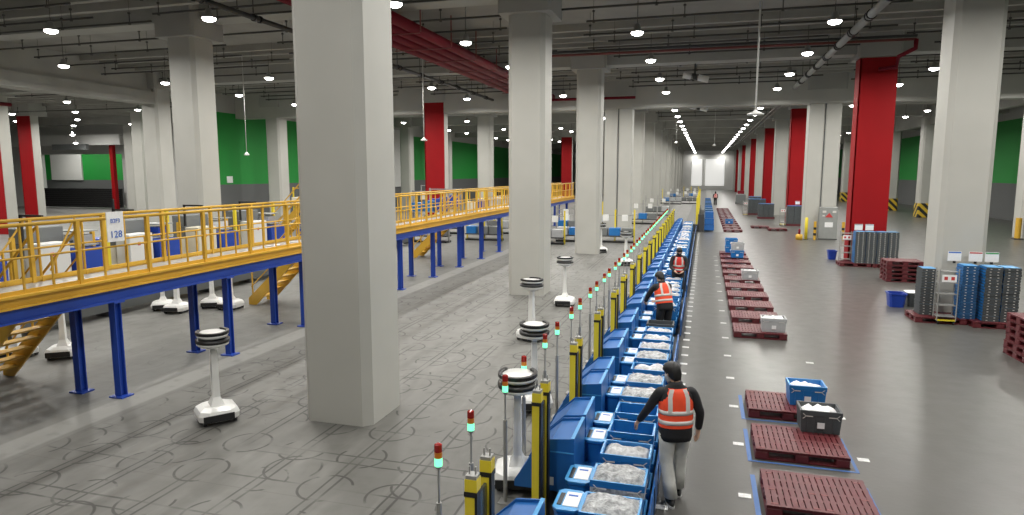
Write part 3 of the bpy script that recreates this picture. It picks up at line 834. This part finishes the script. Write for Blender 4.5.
# crates on the pallets
dup(TB, (1.76,11.72,.1545), .03, label='blue tote heaped with papers on the third pallet', group='totes on the pallets')
dup(TD, (1.78,10.52,.1545), .02, label='dark grey tote full of papers at the corner of the second pallet', group='totes on the pallets')
dup(TP, (1.7,25.3,.1545), 0, label='pale crate with white parcels midway along the pallet row', group='totes on the pallets')
dup(TB, (1.35,33.8,.1545), 0, label='blue tote at the far end of the near pallet row, lower of the pair', group='totes on the pallets')
dup(TB, (1.35,33.8,.5), 0, label='blue tote at the far end of the near pallet row, upper of the pair', group='totes on the pallets')
dup(TB, (1.55,31.8,.1545), 0, label='blue tote standing before the stacked pair on the pallet row', group='totes on the pallets')
dup(TP, (1.55,31.8,.5), 0, label='pale grey tote on top of a blue tote in the pallet row', group='totes on the pallets')
dup(TB, (1.9,53.0,.16), 0, label='distant blue tote on the far pallets', group='totes on the pallets')
for i, (x, y, z, l) in enumerate(((1.76,11.72,.16,'white papers in the blue tote on the third pallet'),(1.78,10.52,.16,'white papers in the dark tote by the second pallet'),(1.74,17.05,.17,'white cover over the pale crate on the fourth pallet'),(1.7,25.3,.16,'white parcels in the pale crate midway along the pallets'))):
    o = bags(.52,.38,.3,20+i,.045,'paper').build('paper_heap'); tag(o, l, 'papers', kind='stuff'); o.location = (x,y,z)

# ------------------------------------------------------------------ folded crate stacks by the columns
def crate_stack(x, y, w, d, n, what, k='totegrey', hh=.075, z0=.155, side='toteblue'):
    t0 = None
    for i in range(n):
        t = thing('folded_crate', '', 'crate', (x+random.uniform(-.008,.008), y+random.uniform(-.008,.008), z0+i*hh), 0, 'folded crates '+what)
        pos = 'topmost' if i == n-1 else ('bottom' if i == 0 else nth(i+1).replace(' nearest', '') + ' from bottom')
        t['label'] = 'dark folded crate %s, %s' % (what, pos)
        if t0 is None:
            W, D = w/2, d/2
            b = mb(k); b.box((-W,-D,0),(W,D,hh-.02)); b.box((-W+.01,-D+.01,hh-.02),(W-.01,D-.01,hh-.004)); b.build('body', t)
            q = mb(side); q.box((-W-.004,-D+.02,.01),(-W,D-.02,hh-.012)); q.use('totelight').box((-W+.02,-D+.02,hh-.004),(W-.02,D-.02,hh-.001)); q.build('blue_side', t)
            q = mb('reflect')
            for s in (-.45, .45): q.box((s*W-.02,-D-.003,.02),(s*W+.02,-D,hh-.04))
            q.build('white_marks', t)
            t0 = t; ch0 = kids(t)
        else:
            for c in ch0:
                d_ = c.copy(); COL.objects.link(d_); d_.parent = t
def near_stack():
    PLs = [(6.75,20.2),(7.55,20.1)]
    dup(PL, (6.2,20.3,.001), label='maroon pallet under the left crate stack by the right column', group='pallets under crates')
    dup(PL, (7.46,20.0,.001), label='maroon pallet under the right crate stack by the right column', group='pallets under crates')
near_stack()
crate_stack(7.28, 19.95, .38, .56, 19, 'in the left front stack by the right column')
crate_stack(7.69, 19.95, .38, .56, 19, 'in the right front stack by the right column')
crate_stack(6.82, 20.12, .36, .5, 19, 'in the blue middle stack by the right column', k='crateblue')
crate_stack(5.95, 20.4, .36, .5, 17, 'in the left stack behind the roll cage', side='totegrey')
def cage(x, y, h, lab):
    t = thing('roll_cage', lab, 'trolley', (x,y,0))
    for sx in (-.22, .22):
        for sy in (-.15, .15): mb('galv').tube([(sx,sy,.1),(sx,sy,h)], .015, 8).build('upright', t)
    for i in range(5):
        z = .22+(h-.3)*i/4
        q = mb('galv'); q.box((-.22,-.16,z-.01),(.22,-.14,z+.012)); q.box((-.22,.14,z-.01),(.22,.16,z+.012)); q.box((-.22,-.15,z-.012),(.22,.15,z-.004)); q.build('shelf', t)
    mb('postyellow').box((-.22,-.16,.1),(.22,.16,.13)).build('deck', t)
    for sx in (-.18, .18):
        for sy in (-.12, .12): mb('black').tube([(sx-.015,sy,.05),(sx+.015,sy,.05)], .05, 10).build('wheel', t)
    mb('paper').box((-.17,-.165,h-.35),(.17,-.16,h-.16)).build('notice', t)
    mb('signred').box((-.12,-.168,h-.3),(-.04,-.165,h-.21)).box((.04,-.168,h-.3),(.12,-.165,h-.21)).build('red_print', t)
    return t
cage(6.28, 19.85, 1.5, 'narrow roll cage with red-marked notice among the near crate stacks')
def sign3(x, y, z, k, lab):
    t = thing('paper_notice', lab, 'notice', (x,y,z))
    mb('paper').box((-.16,-.006,0),(.16,.006,.26)).build('sheet', t)
    mb(k).box((-.15,-.009,.215),(.15,-.006,.25)).build('heading', t)
    mb('black').box((-.03,-.02,-.06),(.03,.02,0)).build('clip', t)
sign3(6.62, 20.52, 1.62, 'signblue', 'white notice with blue heading above the crates, left of three')
sign3(7.12, 20.53, 1.62, 'signred', 'white notice with red heading above the crates, middle of three')
sign3(7.5, 20.53, 1.62, 'signgreen', 'white notice with green heading above the crates, right of three')
# tubs
def tub(x, y, w, k, lab, lid=None, h=.42):
    t = thing('plastic_tub', lab, 'tub', (x,y,0))
    b = mb(k); W = w/2
    b.loft([rr(W-.04,.2,0),rr(W,.24,h-.05),rr(W+.02,.26,h-.04),rr(W+.02,.26,h),rr(W-.01,.23,h),rr(W-.05,.19,.03)]); b.build('body', t)
    if lid: mb(lid).loft([rr(W+.01,.25,h),rr(W+.01,.25,h+.02)]).build('lid', t)
tub(5.68,22.1,.46,'totedeep','deep blue tub on the floor before the pallet stack')
tub(6.16,22.3,.36,'totegrey','grey tub with white lid beside the deep blue tub','paper')
tub(5.83,33.6,.36,'totedeep','small blue tub left of the crates at the red column')
# second crate group at red column
dup(PL, (6.35,31.6,.001), label='maroon pallet under the crates at the red column, left', group='pallets under crates')
dup(PL, (7.6,31.5,.001), label='maroon pallet under the crates at the red column, right', group='pallets under crates')
for i, x in enumerate((6.5, 6.92, 7.34, 7.76)):
    crate_stack(x, 31.4, .4, .56, 16, 'at the red column, ' + ('first','second','third','fourth')[i] + ' stack from left', hh=.085)
cage(6.1, 32.0, 1.45, 'narrow roll cage left of the crates at the red column')
sign3(6.55, 31.95, 1.52, 'grey', 'white notice at the foot of the red column, left one')
sign3(6.98, 31.95, 1.52, 'grey', 'white notice at the foot of the red column, right one')
# further groups along the right row
for (x, y, w, h, lab) in ((7.1,54.6,1.9,1.5,'grey crate block before the second red column'),(5.3,62.5,1.3,1.3,'grey crate block further down the right row'),(4.9,68,1.6,1.5,'distant grey crate block by the pale column'),(5.4,78,1.3,1.4,'far grey crate block by the third red column')):
    t = thing('crate_block', lab, 'crates', (x,y,0))
    mb('pallet').box((-w/2-.05,-.5,0),(w/2+.05,.6,.15)).build('pallet', t)
    n = int(w/.42)
    for i in range(n):
        b = mb('totegrey')
        for j in range(14):
            z = .15+(h-.15)*j/14; b.box((-w/2+i*w/n+.01,-.4,z+.006),(-w/2+(i+1)*w/n-.01,.5,z+(h-.15)/14))
        b.build('crate_column', t)
    mb('toteblue').box((-w/2+.02,-.38,h),(w/2-.02,.48,h+.02)).build('top_crate', t)
cage(5.85, 54.4, 1.4, 'roll cage left of the crates before the second red column')
cage(3.8, 66.4, 1.4, 'distant roll cage before the pale column')
sign3(6.95, 55.2, 1.6, 'signred', 'white notice in front of the second red column')
# control cabinet between guard posts at double column
t = thing('control_cabinet', 'grey control cabinet with white plate fixed to the wide double column', 'cabinet', (7.25,43.7,0))
mb('grey').bbox((-.5,-.22,0),(.5,.2,1.95), .02).build('body', t)
mb('paper').box((-.2,-.235,.75),(.25,-.222,1.05)).build('white_plate', t)
q = mb('signred'); q.prism([(-.2,1.35),(.24,1.35),(.02,1.62)], -.235, -.222); q.build('red_emblem', t)
mb('reflect').box((-.35,-.235,1.62),(-.15,-.222,1.75)).box((.2,-.235,1.62),(.4,-.222,1.75)).box((-.35,-.235,1.4),(-.22,-.222,1.48)).build('small_labels', t)
mb('dark').box((-.52,-.24,0),(.52,-.222,.06)).build('plinth', t)
for i, x in enumerate((6.5, 8.05)):
    t = thing('guard_post', 'black and orange banded guard post %s of the control cabinet' % ('left','right')[i], 'post', (x,43.3,0), group='guard posts')
    mb('yellow').lathe([(.08,0),(.08,1.1)], n=12).build('post', t)
    mb('black').lathe([(.084,.25),(.084,.4)], n=12).build('band', t); mb('black').lathe([(.084,.6),(.084,.75)], n=12).build('band', t)
t = thing('guard_post', 'orange post standing at the foot of the column at the right edge', 'post', (18.4,47.0,0))
mb('yellow').lathe([(.16,0),(.16,1.3)], n=12).build('post', t); mb('dark').box((-.25,-.25,0),(.25,.25,.06)).build('base_plate', t)
t = thing('yellow_bollard', 'tall yellow bollard left of the control cabinet', 'bollard', (6.0,43.2,0))
mb('postyellow').lathe([(.09,0),(.09,1.3),(.05,1.34)], n=14).build('post', t, True)
mb('dark').lathe([(.14,0),(.14,.02)], n=14).build('base_plate', t)
t = thing('fire_extinguisher_stand', 'small yellow extinguisher stand on the floor beside the bollard', 'extinguisher', (5.6,43.0,0))
mb('yellow').lathe([(.2,0),(.2,.3),(.12,.34)], n=14).build('stand', t, True)
mb('redpipe').lathe([(.07,.3),(.07,.6),(.03,.66)], n=12).build('cylinder', t, True)

# ------------------------------------------------------------------ stations beyond the walkway
t = thing('belt_conveyor', 'long dark green-grey conveyor on the floor beyond the walkway', 'conveyor', (-15.6,11,0))
def C_(b, n): o = b.build(n, t); o.location = (15.6,-11,0); return o
C_(mb('midgrey').prism([(-16.4,.15),(-15.9,.15),(-15.8,.42),(-15.85,.5),(-16.45,.5),(-16.5,.42)], 6, 34), 'frame')
C_(mb('black').box((-16.4,6,.5),(-15.9,34,.53)), 'belt')
for k in range(15): C_(mb('dark').box((-16.4,6.3+2*k,0),(-15.9,6.38+2*k,.16)), 'support')
for k in range(9):
    if k == 6: continue
    y = 7.2+2.9*k
    t = thing('packing_station', 'cream packing station with yellow posts beyond the walkway, %s' % nth(k+1), 'workstation', (-17.6,y,0), group='packing stations beyond the walkway')
    mb('cream').box((-.03,0,.5),(.0,2.4,1.75)).build('back_panel', t)
    for yy in (0, 2.4): mb('postyellow' if k % 2 else 'yellow').box((0,yy-.05,0),(.1,yy+.05,2.3+.5*(k % 2))).build('post', t)
    mb('black').box((.1,.2,2.15),(.16,.26,2.9+.3*(k % 3 == 0))).box((.1,.2,2.85),(.9,.26,2.9)).build('camera_arm', t)
    mb('midgrey').bbox((-.6,.4,0),(-.08,1.6,2.5),.02).build('side_cabinet', t)
    mb('grey').box((-.5,1.7,1.9),(.4,2.3,1.94)).box((-.5,1.7,2.3),(.4,2.3,2.34)).build('upper_shelf', t)
    mb(['blue','paper','totepale'][k % 3]).bbox((-.3,1.75,1.94),(.3,2.2,2.22),.02).build('box', t)
    mb('cream' if k % 3 == 1 else 'wallwhite').bbox((.05,.3,0.0),(.6,1.2,2.1),.015).build('machine', t)
    mb('signred').box((.601,.6,1.75),(.61,.7,1.85)).build('button', t)
    mb('blue').box((.05,1.35,1.25),(.7,2.25,1.85)).build('bin', t)
    mb('dark').box((.05,1.3,1.2),(.75,2.3,1.24)).box((.1,1.4,0),(.15,1.45,1.2)).box((.6,2.15,0),(.65,2.2,1.2)).build('table', t)
    mb('black').tube([(0,0,2.15),(.05,.8,2.02),(.05,1.6,2.02),(0,2.4,2.15)], .022, 6).build('cable', t)
for i, (x, y, a) in enumerate(((-20.5,12.5,0),(-21.5,19,0),(-23,26,0),(-20,30.5,.0),(-24,15,0))):
    t = thing('storage_cart', 'blue tote cart standing beyond the packing stations, %s' % nth(i+1), 'cart', (x,y,0), a, 'tote carts beyond the stations')
    for sx in (-.6, .6):
        for sy in (-.35, .35): mb('galv').box((sx-.02,sy-.02,.1),(sx+.02,sy+.02,1.7)).build('upright', t)
    for z in (.15, .7, 1.25):
        mb('galv').box((-.62,-.37,z),(.62,.37,z+.03)).build('shelf', t)
        for sx in (-.3, .3): mb('totedeep').bbox((sx-.27,-.3,z+.03),(sx+.27,.3,z+.38),.02).build('tote', t)
# stations in the gap between columns and in the far robot field
def station(x, y, lab, w=2.2, seed=0):
    rnd = random.Random(seed)
    t = thing('sorting_rack', lab, 'rack', (x,y,0), group='sorting racks in the distance')
    ht = 3.0 if x < -11 else 1.9
    for sx in (-w/2, 0, w/2):
        mb('postyellow' if seed % 2 else 'galv').box((sx-.04,-.04,0),(sx+.04,.04,ht)).build('post', t)
    if ht > 2:
        mb('yellow' if seed % 2 else 'galv').box((-w/2,-.4,1.75),(w/2,.4,1.8)).box((-w/2,-.05,2.9),(w/2,.05,2.96)).build('upper_shelf', t)
        for i in range(3): mb(rnd.choice(['blue','cream','totepale','toteblue'])).bbox((-w/2+.05+i*w/3,-.35,1.8),(-w/2+w/3-.1+i*w/3,.3,2.3+.12*i),.02).build('tote', t)
    mb('dark').box((-w/2,-.4,.35),(w/2,.4,.42)).build('shelf', t)
    mb('galv').box((-w/2,-.03,1.55),(w/2,.03,1.6)).build('top_bar', t)
    for i in range(3):
        mb(rnd.choice(['toteblue','midgrey','totepale'])).bbox((-w/2+.05+i*w/3,-.35,.42),(-w/2+w/3-.05+i*w/3,.3,.85),.02).build('tote', t)
    for i in range(2):
        mb('white').box((-w/4+i*w/2-.16,-.1,1.25),(-w/4+i*w/2+.16,.1,1.6)).build('screen', t)
    mb('black').box((-w/2,-.35,0),(w/2,.35,.1)).build('base', t)
sp = [(-15.2,35.5),(-12.6,37.5),(-16.5,41),(-13.4,42),(-20,38),(-8.6,36.5),(-7.2,38.2),(-4.9,38.4),(-8.3,43.5),(-7.2,49),(-4.6,53),(-6.9,62),(-4.2,64),(-6.8,75),(-3.9,88),(-6.4,90),(-1.8,90),(-8.5,89),(-4.5,105),(-2,108),(-24,44),(-27,41),(-22,52)]
for i, (x, y) in enumerate(sp):
    station(x, y, 'sorting rack with totes beyond the third column, %s to the camera' % nth(i+1) if 0 else 'distant sorting rack with grey and blue totes, %s by the order counted from the walkway' % nth(i+1).replace(' nearest','') if i else 'distant sorting rack with totes, closest to the far end of the walkway', seed=i)
# equipment near the end of the right aisle
t = thing('pallet_truck', 'grey pallet truck standing in the far aisle by the red columns', 'truck', (4.6,92,0))
mb('midgrey').bbox((-.6,-1,.1),(.6,.2,1.3),.1).build('body', t); mb('dark').box((-.5,.2,.05),(-.2,2,.15)).box((.2,.2,.05),(.5,2,.15)).build('forks', t)
mb('redpipe').box((-.4,-.6,1.3),(.4,.1,1.7)).build('hood', t); mb('black').tube([(-.65,-.7,.15),(-.55,-.7,.15)],.15,12).tube([(.55,-.7,.15),(.65,-.7,.15)],.15,12).build('wheels', t)
tag(mb('wallwhite').box((-35.6,37.8,0),(-34.9,38.5,0.1)).build('kerb'), 'low pale kerb where the left green wall begins', 'kerb')
tag(mb('paper').box((-34.99,42.6,3.25),(-34.93,43.2,3.75)).build('wall_notice'), 'small white notice on the green wall beside the left column', 'notice')
# white service door on left wall
struct(mb('wallwhite').box((-34.99,70.6,2.4),(-34.8,74.6,9.0)).build('trim_1'))

# ------------------------------------------------------------------ people
import bmesh
def skin_obj(name, pts, edges, radii, k, parent, sub=2, root=0):
    me = bpy.data.meshes.new(name); me.from_pydata([Vector(p) for p in pts], edges, [])
    o = bpy.data.objects.new(name, me); COL.objects.link(o)
    md = o.modifiers.new('skin', 'SKIN'); md.use_smooth_shade = True
    sl = me.skin_vertices[0].data
    for i, r in enumerate(radii):
        sl[i].radius = r if isinstance(r, tuple) else (r, r); sl[i].use_root = (i == root)
    sd = o.modifiers.new('sub', 'SUBSURF'); sd.levels = sub; sd.render_levels = sub
    dg = bpy.context.evaluated_depsgraph_get()
    nm = bpy.data.meshes.new_from_object(o.evaluated_get(dg)); nm.name = name
    o.modifiers.clear(); o.data = nm; nm.materials.clear(); nm.materials.append(M[k])
    nm.shade_smooth()
    o.parent = parent
    return o
def ell(c, a, b_, n=20, rot=0, tilt=None, flat=0):
    out = []
    for j in range(n):
        t = 2*PI*j/n; cx_ = math.copysign(abs(math.cos(t))**.85, math.cos(t)); sy_ = math.copysign(abs(math.sin(t))**.85, math.sin(t))
        v = Vector((a*cx_, b_*sy_, 0))
        if tilt is not None: v = tilt @ v
        out.append(tuple(Vector(c)+v))
    return out
def person(name, label, loc, rz, pose, vestk='vest', legs='trouser', mask=False):
    """figure facing +Y, origin at feet. pose: lean (fwd rad), side, arms: shoulder->elbow->hand points in torso frame"""
    t = thing(name, label, 'person', loc, rz)
    lean = pose.get('lean', 0); side = pose.get('side', 0)
    hip = Vector((0, 0, .93)); R = Matrix.Rotation(-lean, 3, 'X') @ Matrix.Rotation(side, 3, 'Y')
    def T(x, y, z): return hip + R @ Vector((x, y, z-.93))
    fl, fr = pose['feet']
    kl = pose.get('knees', (Vector((-.10,.06,.50)), Vector((.10,.02,.50))))
    neck, chest, waist = T(0,-.01,1.45), T(0,0,1.28), T(0,0,1.05)
    hd = T(*pose.get('head', (0,.035,1.60)))
    shl, shr = T(-.19,-.01,1.40), T(.19,-.01,1.40)
    el, hl = pose['L']; er, hr = pose['R']
    el, hl, er, hr = [T(*p) for p in (el, hl, er, hr)]
    def hand(h, e, s):
        d = (h-e).normalized(); a = d.cross(Vector((0,1,0)) if abs(d.y) < .8 else Vector((0,0,1))).normalized(); b_ = a.cross(d).normalized()
        P_, E_, R_ = [], [], []
        palm = h + d*.05
        base = len(P_)
        P_.append(palm); R_.append((.036,.02))
        for i, (off, ln) in enumerate(((-.03,.062),(-.01,.074),(.011,.07),(.031,.055))):
            k0 = h+d*.085+b_*off; k1 = k0+d*ln*.5+a*s*.008; k2 = k1+d*ln*.45+a*s*.028
            n0 = len(P_); P_ += [k0,k1,k2]; R_ += [.0105,.0095,.0075]; E_ += [(0,n0),(n0,n0+1),(n0+1,n0+2)]
        th0 = h+d*.03-b_*.035; th1 = th0+d*.035-b_*.022+a*s*.012; th2 = th1+d*.03-b_*.004+a*s*.01
        n0 = len(P_); P_ += [th0,th1,th2]; R_ += [.014,.012,.009]; E_ += [(0,n0),(n0,n0+1),(n0+1,n0+2)]
        return P_, E_, R_
    pts = [hip, waist, chest, neck, hd, shl, el, hl, shr, er, hr, T(-.09,0,.9), kl[0], Vector(fl)+Vector((0,0,.08)), T(.09,0,.9), kl[1], Vector(fr)+Vector((0,0,.08)), Vector(fl)+Vector((0,.15,.03)), Vector(fr)+Vector((0,.15,.03))]
    ed = [(0,1),(1,2),(2,3),(3,4),(2,5),(5,6),(6,7),(2,8),(8,9),(9,10),(0,11),(11,12),(12,13),(0,14),(14,15),(15,16),(13,17),(16,18)]
    rd = [(.13,.1),(.12,.09),(.13,.1),.055,.075,.055,.042,.028,.055,.042,.028,.08,.055,.04,.08,.055,.04,.035,.035]
    for (h, e, s, wi) in ((hl, el, 1, 7), (hr, er, -1, 10)):
        P_, E_, R_ = hand(h, e, s); o0 = len(pts)
        pts += P_; rd += R_; ed += [(a+o0, b_+o0) for a, b_ in E_] + [(wi, o0)]
    body = skin_obj('body', pts, ed, rd, 'skin', t)
    # head with face
    hz = Matrix.Rotation(pose.get('turn', 0), 3, 'Z') @ Matrix.Rotation(-lean*.8-pose.get('nod', 0), 3, 'X')
    def H_(x, y, z): return hd + hz @ Vector((x, y, z))
    q = mb('skin'); rings = []
    for z, a, b_, yo in ((-.12,.03,.035,.035),(-.105,.05,.055,.03),(-.07,.066,.08,.015),(-.02,.074,.092,.005),(.03,.077,.098,0),(.075,.07,.09,-.004),(.105,.045,.06,-.006),(.12,.012,.02,-.006)):
        rings.append([tuple(H_(a*math.cos(2*PI*j/20), yo+b_*math.sin(2*PI*j/20), z)) for j in range(20)])
    q.loft(rings)
    q.loft([[tuple(H_(x*s_, .092+y_, z)) for x, z in ((-.014,-.03),(.014,-.03),(.006,.02),(-.006,.02))] for s_, y_ in ((1.2,-.01),(.6,.022))])
    for s in (-1, 1): q.lathe([(.005,-.025),(.014,-.01),(.016,.01),(.006,.028)], c=tuple(H_(s*.078,0,-.005)), n=8)
    hdo = q.build('face', body, True)
    q = mb('black')
    for s in (-1, 1): q.lathe([(.003,-.006),(.009,0),(.003,.006)], c=tuple(H_(s*.03,.09,.012)), n=8)
    q.build('eyes', hdo)
    q = mb('signred'); c = H_(0,.083,-.058); q.box((c.x-.022,c.y-.004,c.z-.004),(c.x+.022,c.y+.006,c.z+.004)); q.build('mouth', hdo)
    if mask:
        q = mb('mask' if mask is True else mask); rings = []
        for z, a, b_, yo in ((-.115,.05,.055,.035),(-.08,.07,.088,.018),(-.03,.08,.1,.008),(.0,.079,.1,.006)):
            rings.append([tuple(H_(a*math.cos(-.2+(PI+.4)*j/13), yo+b_*math.sin(-.2+(PI+.4)*j/13)*1.06, z)) for j in range(14)]+[tuple(H_(a*.9*math.cos(PI+.2-(PI+.4)*j/13), yo+b_*.9*math.sin(PI+.2-(PI+.4)*j/13), z)) for j in range(14)])
        q.loft(rings); q.build('face_mask', t, True)
    # hair: cap with back and sides, tufted
    q = mb('hair'); rnd = random.Random(3); rings = []
    for z, a, b_, yo in ((-.10,.05,.03,-.055),(-.075,.072,.05,-.045),(-.03,.088,.082,-.026),(.02,.094,.1,-.012),(.065,.094,.112,0),(.1,.078,.098,0),(.13,.05,.065,0),(.143,.015,.02,0)):
        rings.append([tuple(H_((a+rnd.uniform(-.004,.005))*math.cos(2*PI*j/24), yo+(b_+rnd.uniform(-.005,.006))*math.sin(2*PI*j/24), z+rnd.uniform(-.003,.004))) for j in range(24)])
    q.loft(rings); q.build('hair', t, True)
    # jacket: torso loft + sleeves by skin
    q = mb('jacket')
    prof = ((.80,.185,.135),(.86,.20,.15),(.98,.195,.145),(1.12,.195,.14),(1.26,.205,.14),(1.36,.205,.125),(1.42,.165,.1),(1.47,.085,.08),(1.51,.075,.075))
    q.loft([ell(T(0,0,z), a, b_, 24, tilt=R) for z, a, b_ in prof])
    jk = q.build('jacket', t, True)
    gl = pose.get('cuff', .93)
    skin_obj('sleeve', [T(-.1,0,1.36), shl, shl.lerp(el,.55), el, el.lerp(hl,.5), el.lerp(hl,gl)], [(0,1),(1,2),(2,3),(3,4),(4,5)], [.07,.078,.066,.058,.052,.045], 'jacket', jk)
    skin_obj('sleeve', [T(.1,0,1.36), shr, shr.lerp(er,.55), er, er.lerp(hr,.5), er.lerp(hr,gl)], [(0,1),(1,2),(2,3),(3,4),(4,5)], [.07,.078,.066,.058,.052,.045], 'jacket', jk)
    # vest: shell over torso open at the sides of neck, with tape
    q = mb(vestk)
    pv = ((.97,.205,.155),(1.05,.206,.156),(1.15,.205,.154),(1.26,.208,.152),(1.33,.19,.142),(1.39,.165,.128),(1.44,.125,.108))
    rings = [ell(T(0,0,z), a, b_, 24, tilt=R) for z, a, b_ in pv]
    inner = [ell(T(0,0,z), a-.012, b_-.012, 24, tilt=R) for z, a, b_ in reversed(pv)]
    q.loft(rings+inner, cap=False); q.add(rings[0]+inner[-1], [(j, 24+j, 24+(j+1)%24, (j+1)%24) for j in range(24)])
    vs = q.build('safety_vest', t, True)
    def ring_at(z):
        for i in range(len(pv)-1):
            if pv[i][0] <= z <= pv[i+1][0]:
                f = (z-pv[i][0])/(pv[i+1][0]-pv[i][0]); return pv[i][1]*(1-f)+pv[i+1][1]*f, pv[i][2]*(1-f)+pv[i+1][2]*f
        return pv[-1][1:]
    for zz in (1.01, 1.13):
        a0, b0 = ring_at(zz); a1, b1 = ring_at(zz+.05)
        q = mb('reflect'); q.loft([ell(T(0,0,zz), a0+.004, b0+.004, 24, tilt=R), ell(T(0,0,zz+.05), a1+.004, b1+.004, 24, tilt=R)]); q.build('reflective_band', vs, True)
    for sx in (-.105, .105):
        for sg_ in (-1, 1):
            q = mb('reflect'); rings = []
            for z in (1.16, 1.22, 1.28, 1.34, 1.40, 1.435):
                a, b_ = ring_at(z); xs = sx*(1 if z < 1.35 else 1-.3*(z-1.35)/.09)
                y = b_*max(0, 1-(abs(xs)/a)**2.35)**.425
                yy = sg_*(y+.008)
                rings.append([tuple(T(xs-.025, yy, z)), tuple(T(xs+.025, yy, z)), tuple(T(xs+.025, yy-sg_*.02, z)), tuple(T(xs-.025, yy-sg_*.02, z))])
            q.loft(rings); q.build('reflective_strap', vs)
    # trousers
    def leg(k, ft, s):
        h = T(s*.095,0,.88); ft = Vector(ft)+Vector((0,0,.11)); 
        pth = [T(s*.06,0,.95), h, h.lerp(k,.5)+Vector((0,.0,0)), k, k.lerp(ft,.5)+Vector((0,-.015,0)), ft]
        rs = [.10,.108,.095,.08,.078,.082]
        qq = mb(legs); rings = []
        for i, p in enumerate(pth):
            rings.append([(p.x+rs[i]*math.cos(2*PI*j/16), p.y+rs[i]*1.12*math.sin(2*PI*j/16), p.z) for j in range(16)])
        qq.loft(rings); return qq
    tr = leg(kl[0], fl, -1).build('trousers', t, True); leg(kl[1], fr, 1).build('trouser_leg', tr, True)
    for i, ft in enumerate((fl, fr)):
        x, y, z = ft
        q = mb('shoe'); q.loft([rr_(x, y, z, z2, w, l) for z2, w, l in ((.025,.045,.14),(.06,.05,.145),(.085,.045,.10),(.12,.042,.06))]); sh = q.build('shoe', t, True)
        q = mb('sole'); q.loft([rr_(x, y, z, z2, w, l) for z2, w, l in ((0,.046,.145),(.026,.048,.15))]); q.build('sole', sh)
    return t
def rr_(x, y, z, z2, w, l):
    return [(x+w*math.cos(2*PI*j/14), y+.04-(.02 if l < .12 else 0)+l*math.sin(2*PI*j/14)*(1 if l > .12 else .8), z+z2) for j in range(14)]
person('person', 'worker in orange vest and pale trousers standing back to camera beside the near totes', (-.235,7.92,0), .33,
       dict(lean=.06, feet=((-.06,-.10,0),(.10,.16,0)), knees=(Vector((-.09,.03,.5)), Vector((.1,.12,.5))),
            L=((-.30,.12,1.15),(-.38,.32,.92)), R=((.29,-.04,1.13),(.30,.06,.88)), turn=.55, nod=.28, head=(-.03,.05,1.60)), mask=True)
person('person', 'worker in orange vest bending left over the totes, nearer of the two further back', (-.80,15.6,0), .62,
       dict(lean=.30, feet=((-.11,.02,0),(.11,-.02,0)), L=((-.28,.24,1.18),(-.22,.46,1.08)), R=((.26,.22,1.18),(.1,.45,1.1)), turn=.2, nod=.35), legs='jacket')
person('person', 'worker in red-orange vest leaning forward facing the camera, further of the two', (-.70,21.25,0), PI+.1,
       dict(lean=.25, feet=((-.11,.02,0),(.11,-.02,0)), L=((-.25,.15,1.13),(-.10,.38,1.07)), R=((.25,.15,1.13),(.12,.38,1.07)), nod=.22), vestk='vestred', legs='jacket', mask='black')
person('person', 'tiny distant worker in red at the far end of the picking line', (1.35,86,0), .2,
       dict(lean=0, feet=((-.11,.02,0),(.11,-.02,0)), L=((-.27,.0,1.13),(-.27,.1,.88)), R=((.27,.0,1.13),(.27,.1,.88))), vestk='vestred', legs='jacket')

# ------------------------------------------------------------------ camera, light, view
cam = bpy.data.cameras.new('camera'); co = bpy.data.objects.new('camera', cam); COL.objects.link(co)
F = 660.; pitch = math.atan((257.5-173)/F); yaw = math.atan(193/math.hypot(F, 84.5))
cam.sensor_width = 36; cam.lens = 36*F/1024; cam.clip_end = 400
co.location = (0,0,4); co.rotation_euler = (PI/2-pitch, 0, yaw)
S.camera = co
w = bpy.data.worlds.new('world'); S.world = w; w.use_nodes = True
w.node_tree.nodes['Background'].inputs[0].default_value = (.9,.95,1,1)
w.node_tree.nodes['Background'].inputs[1].default_value = .15
S.view_settings.view_transform = 'Standard'; S.view_settings.look = 'None'
S.view_settings.gamma = 1; S.view_settings.use_curve_mapping = False
S.view_settings.exposure = -0.2
S.cycles.use_denoising = True
S.cycles.max_bounces = 6; S.cycles.diffuse_bounces = 4; S.cycles.glossy_bounces = 3
S.cycles.sample_clamp_indirect = 4
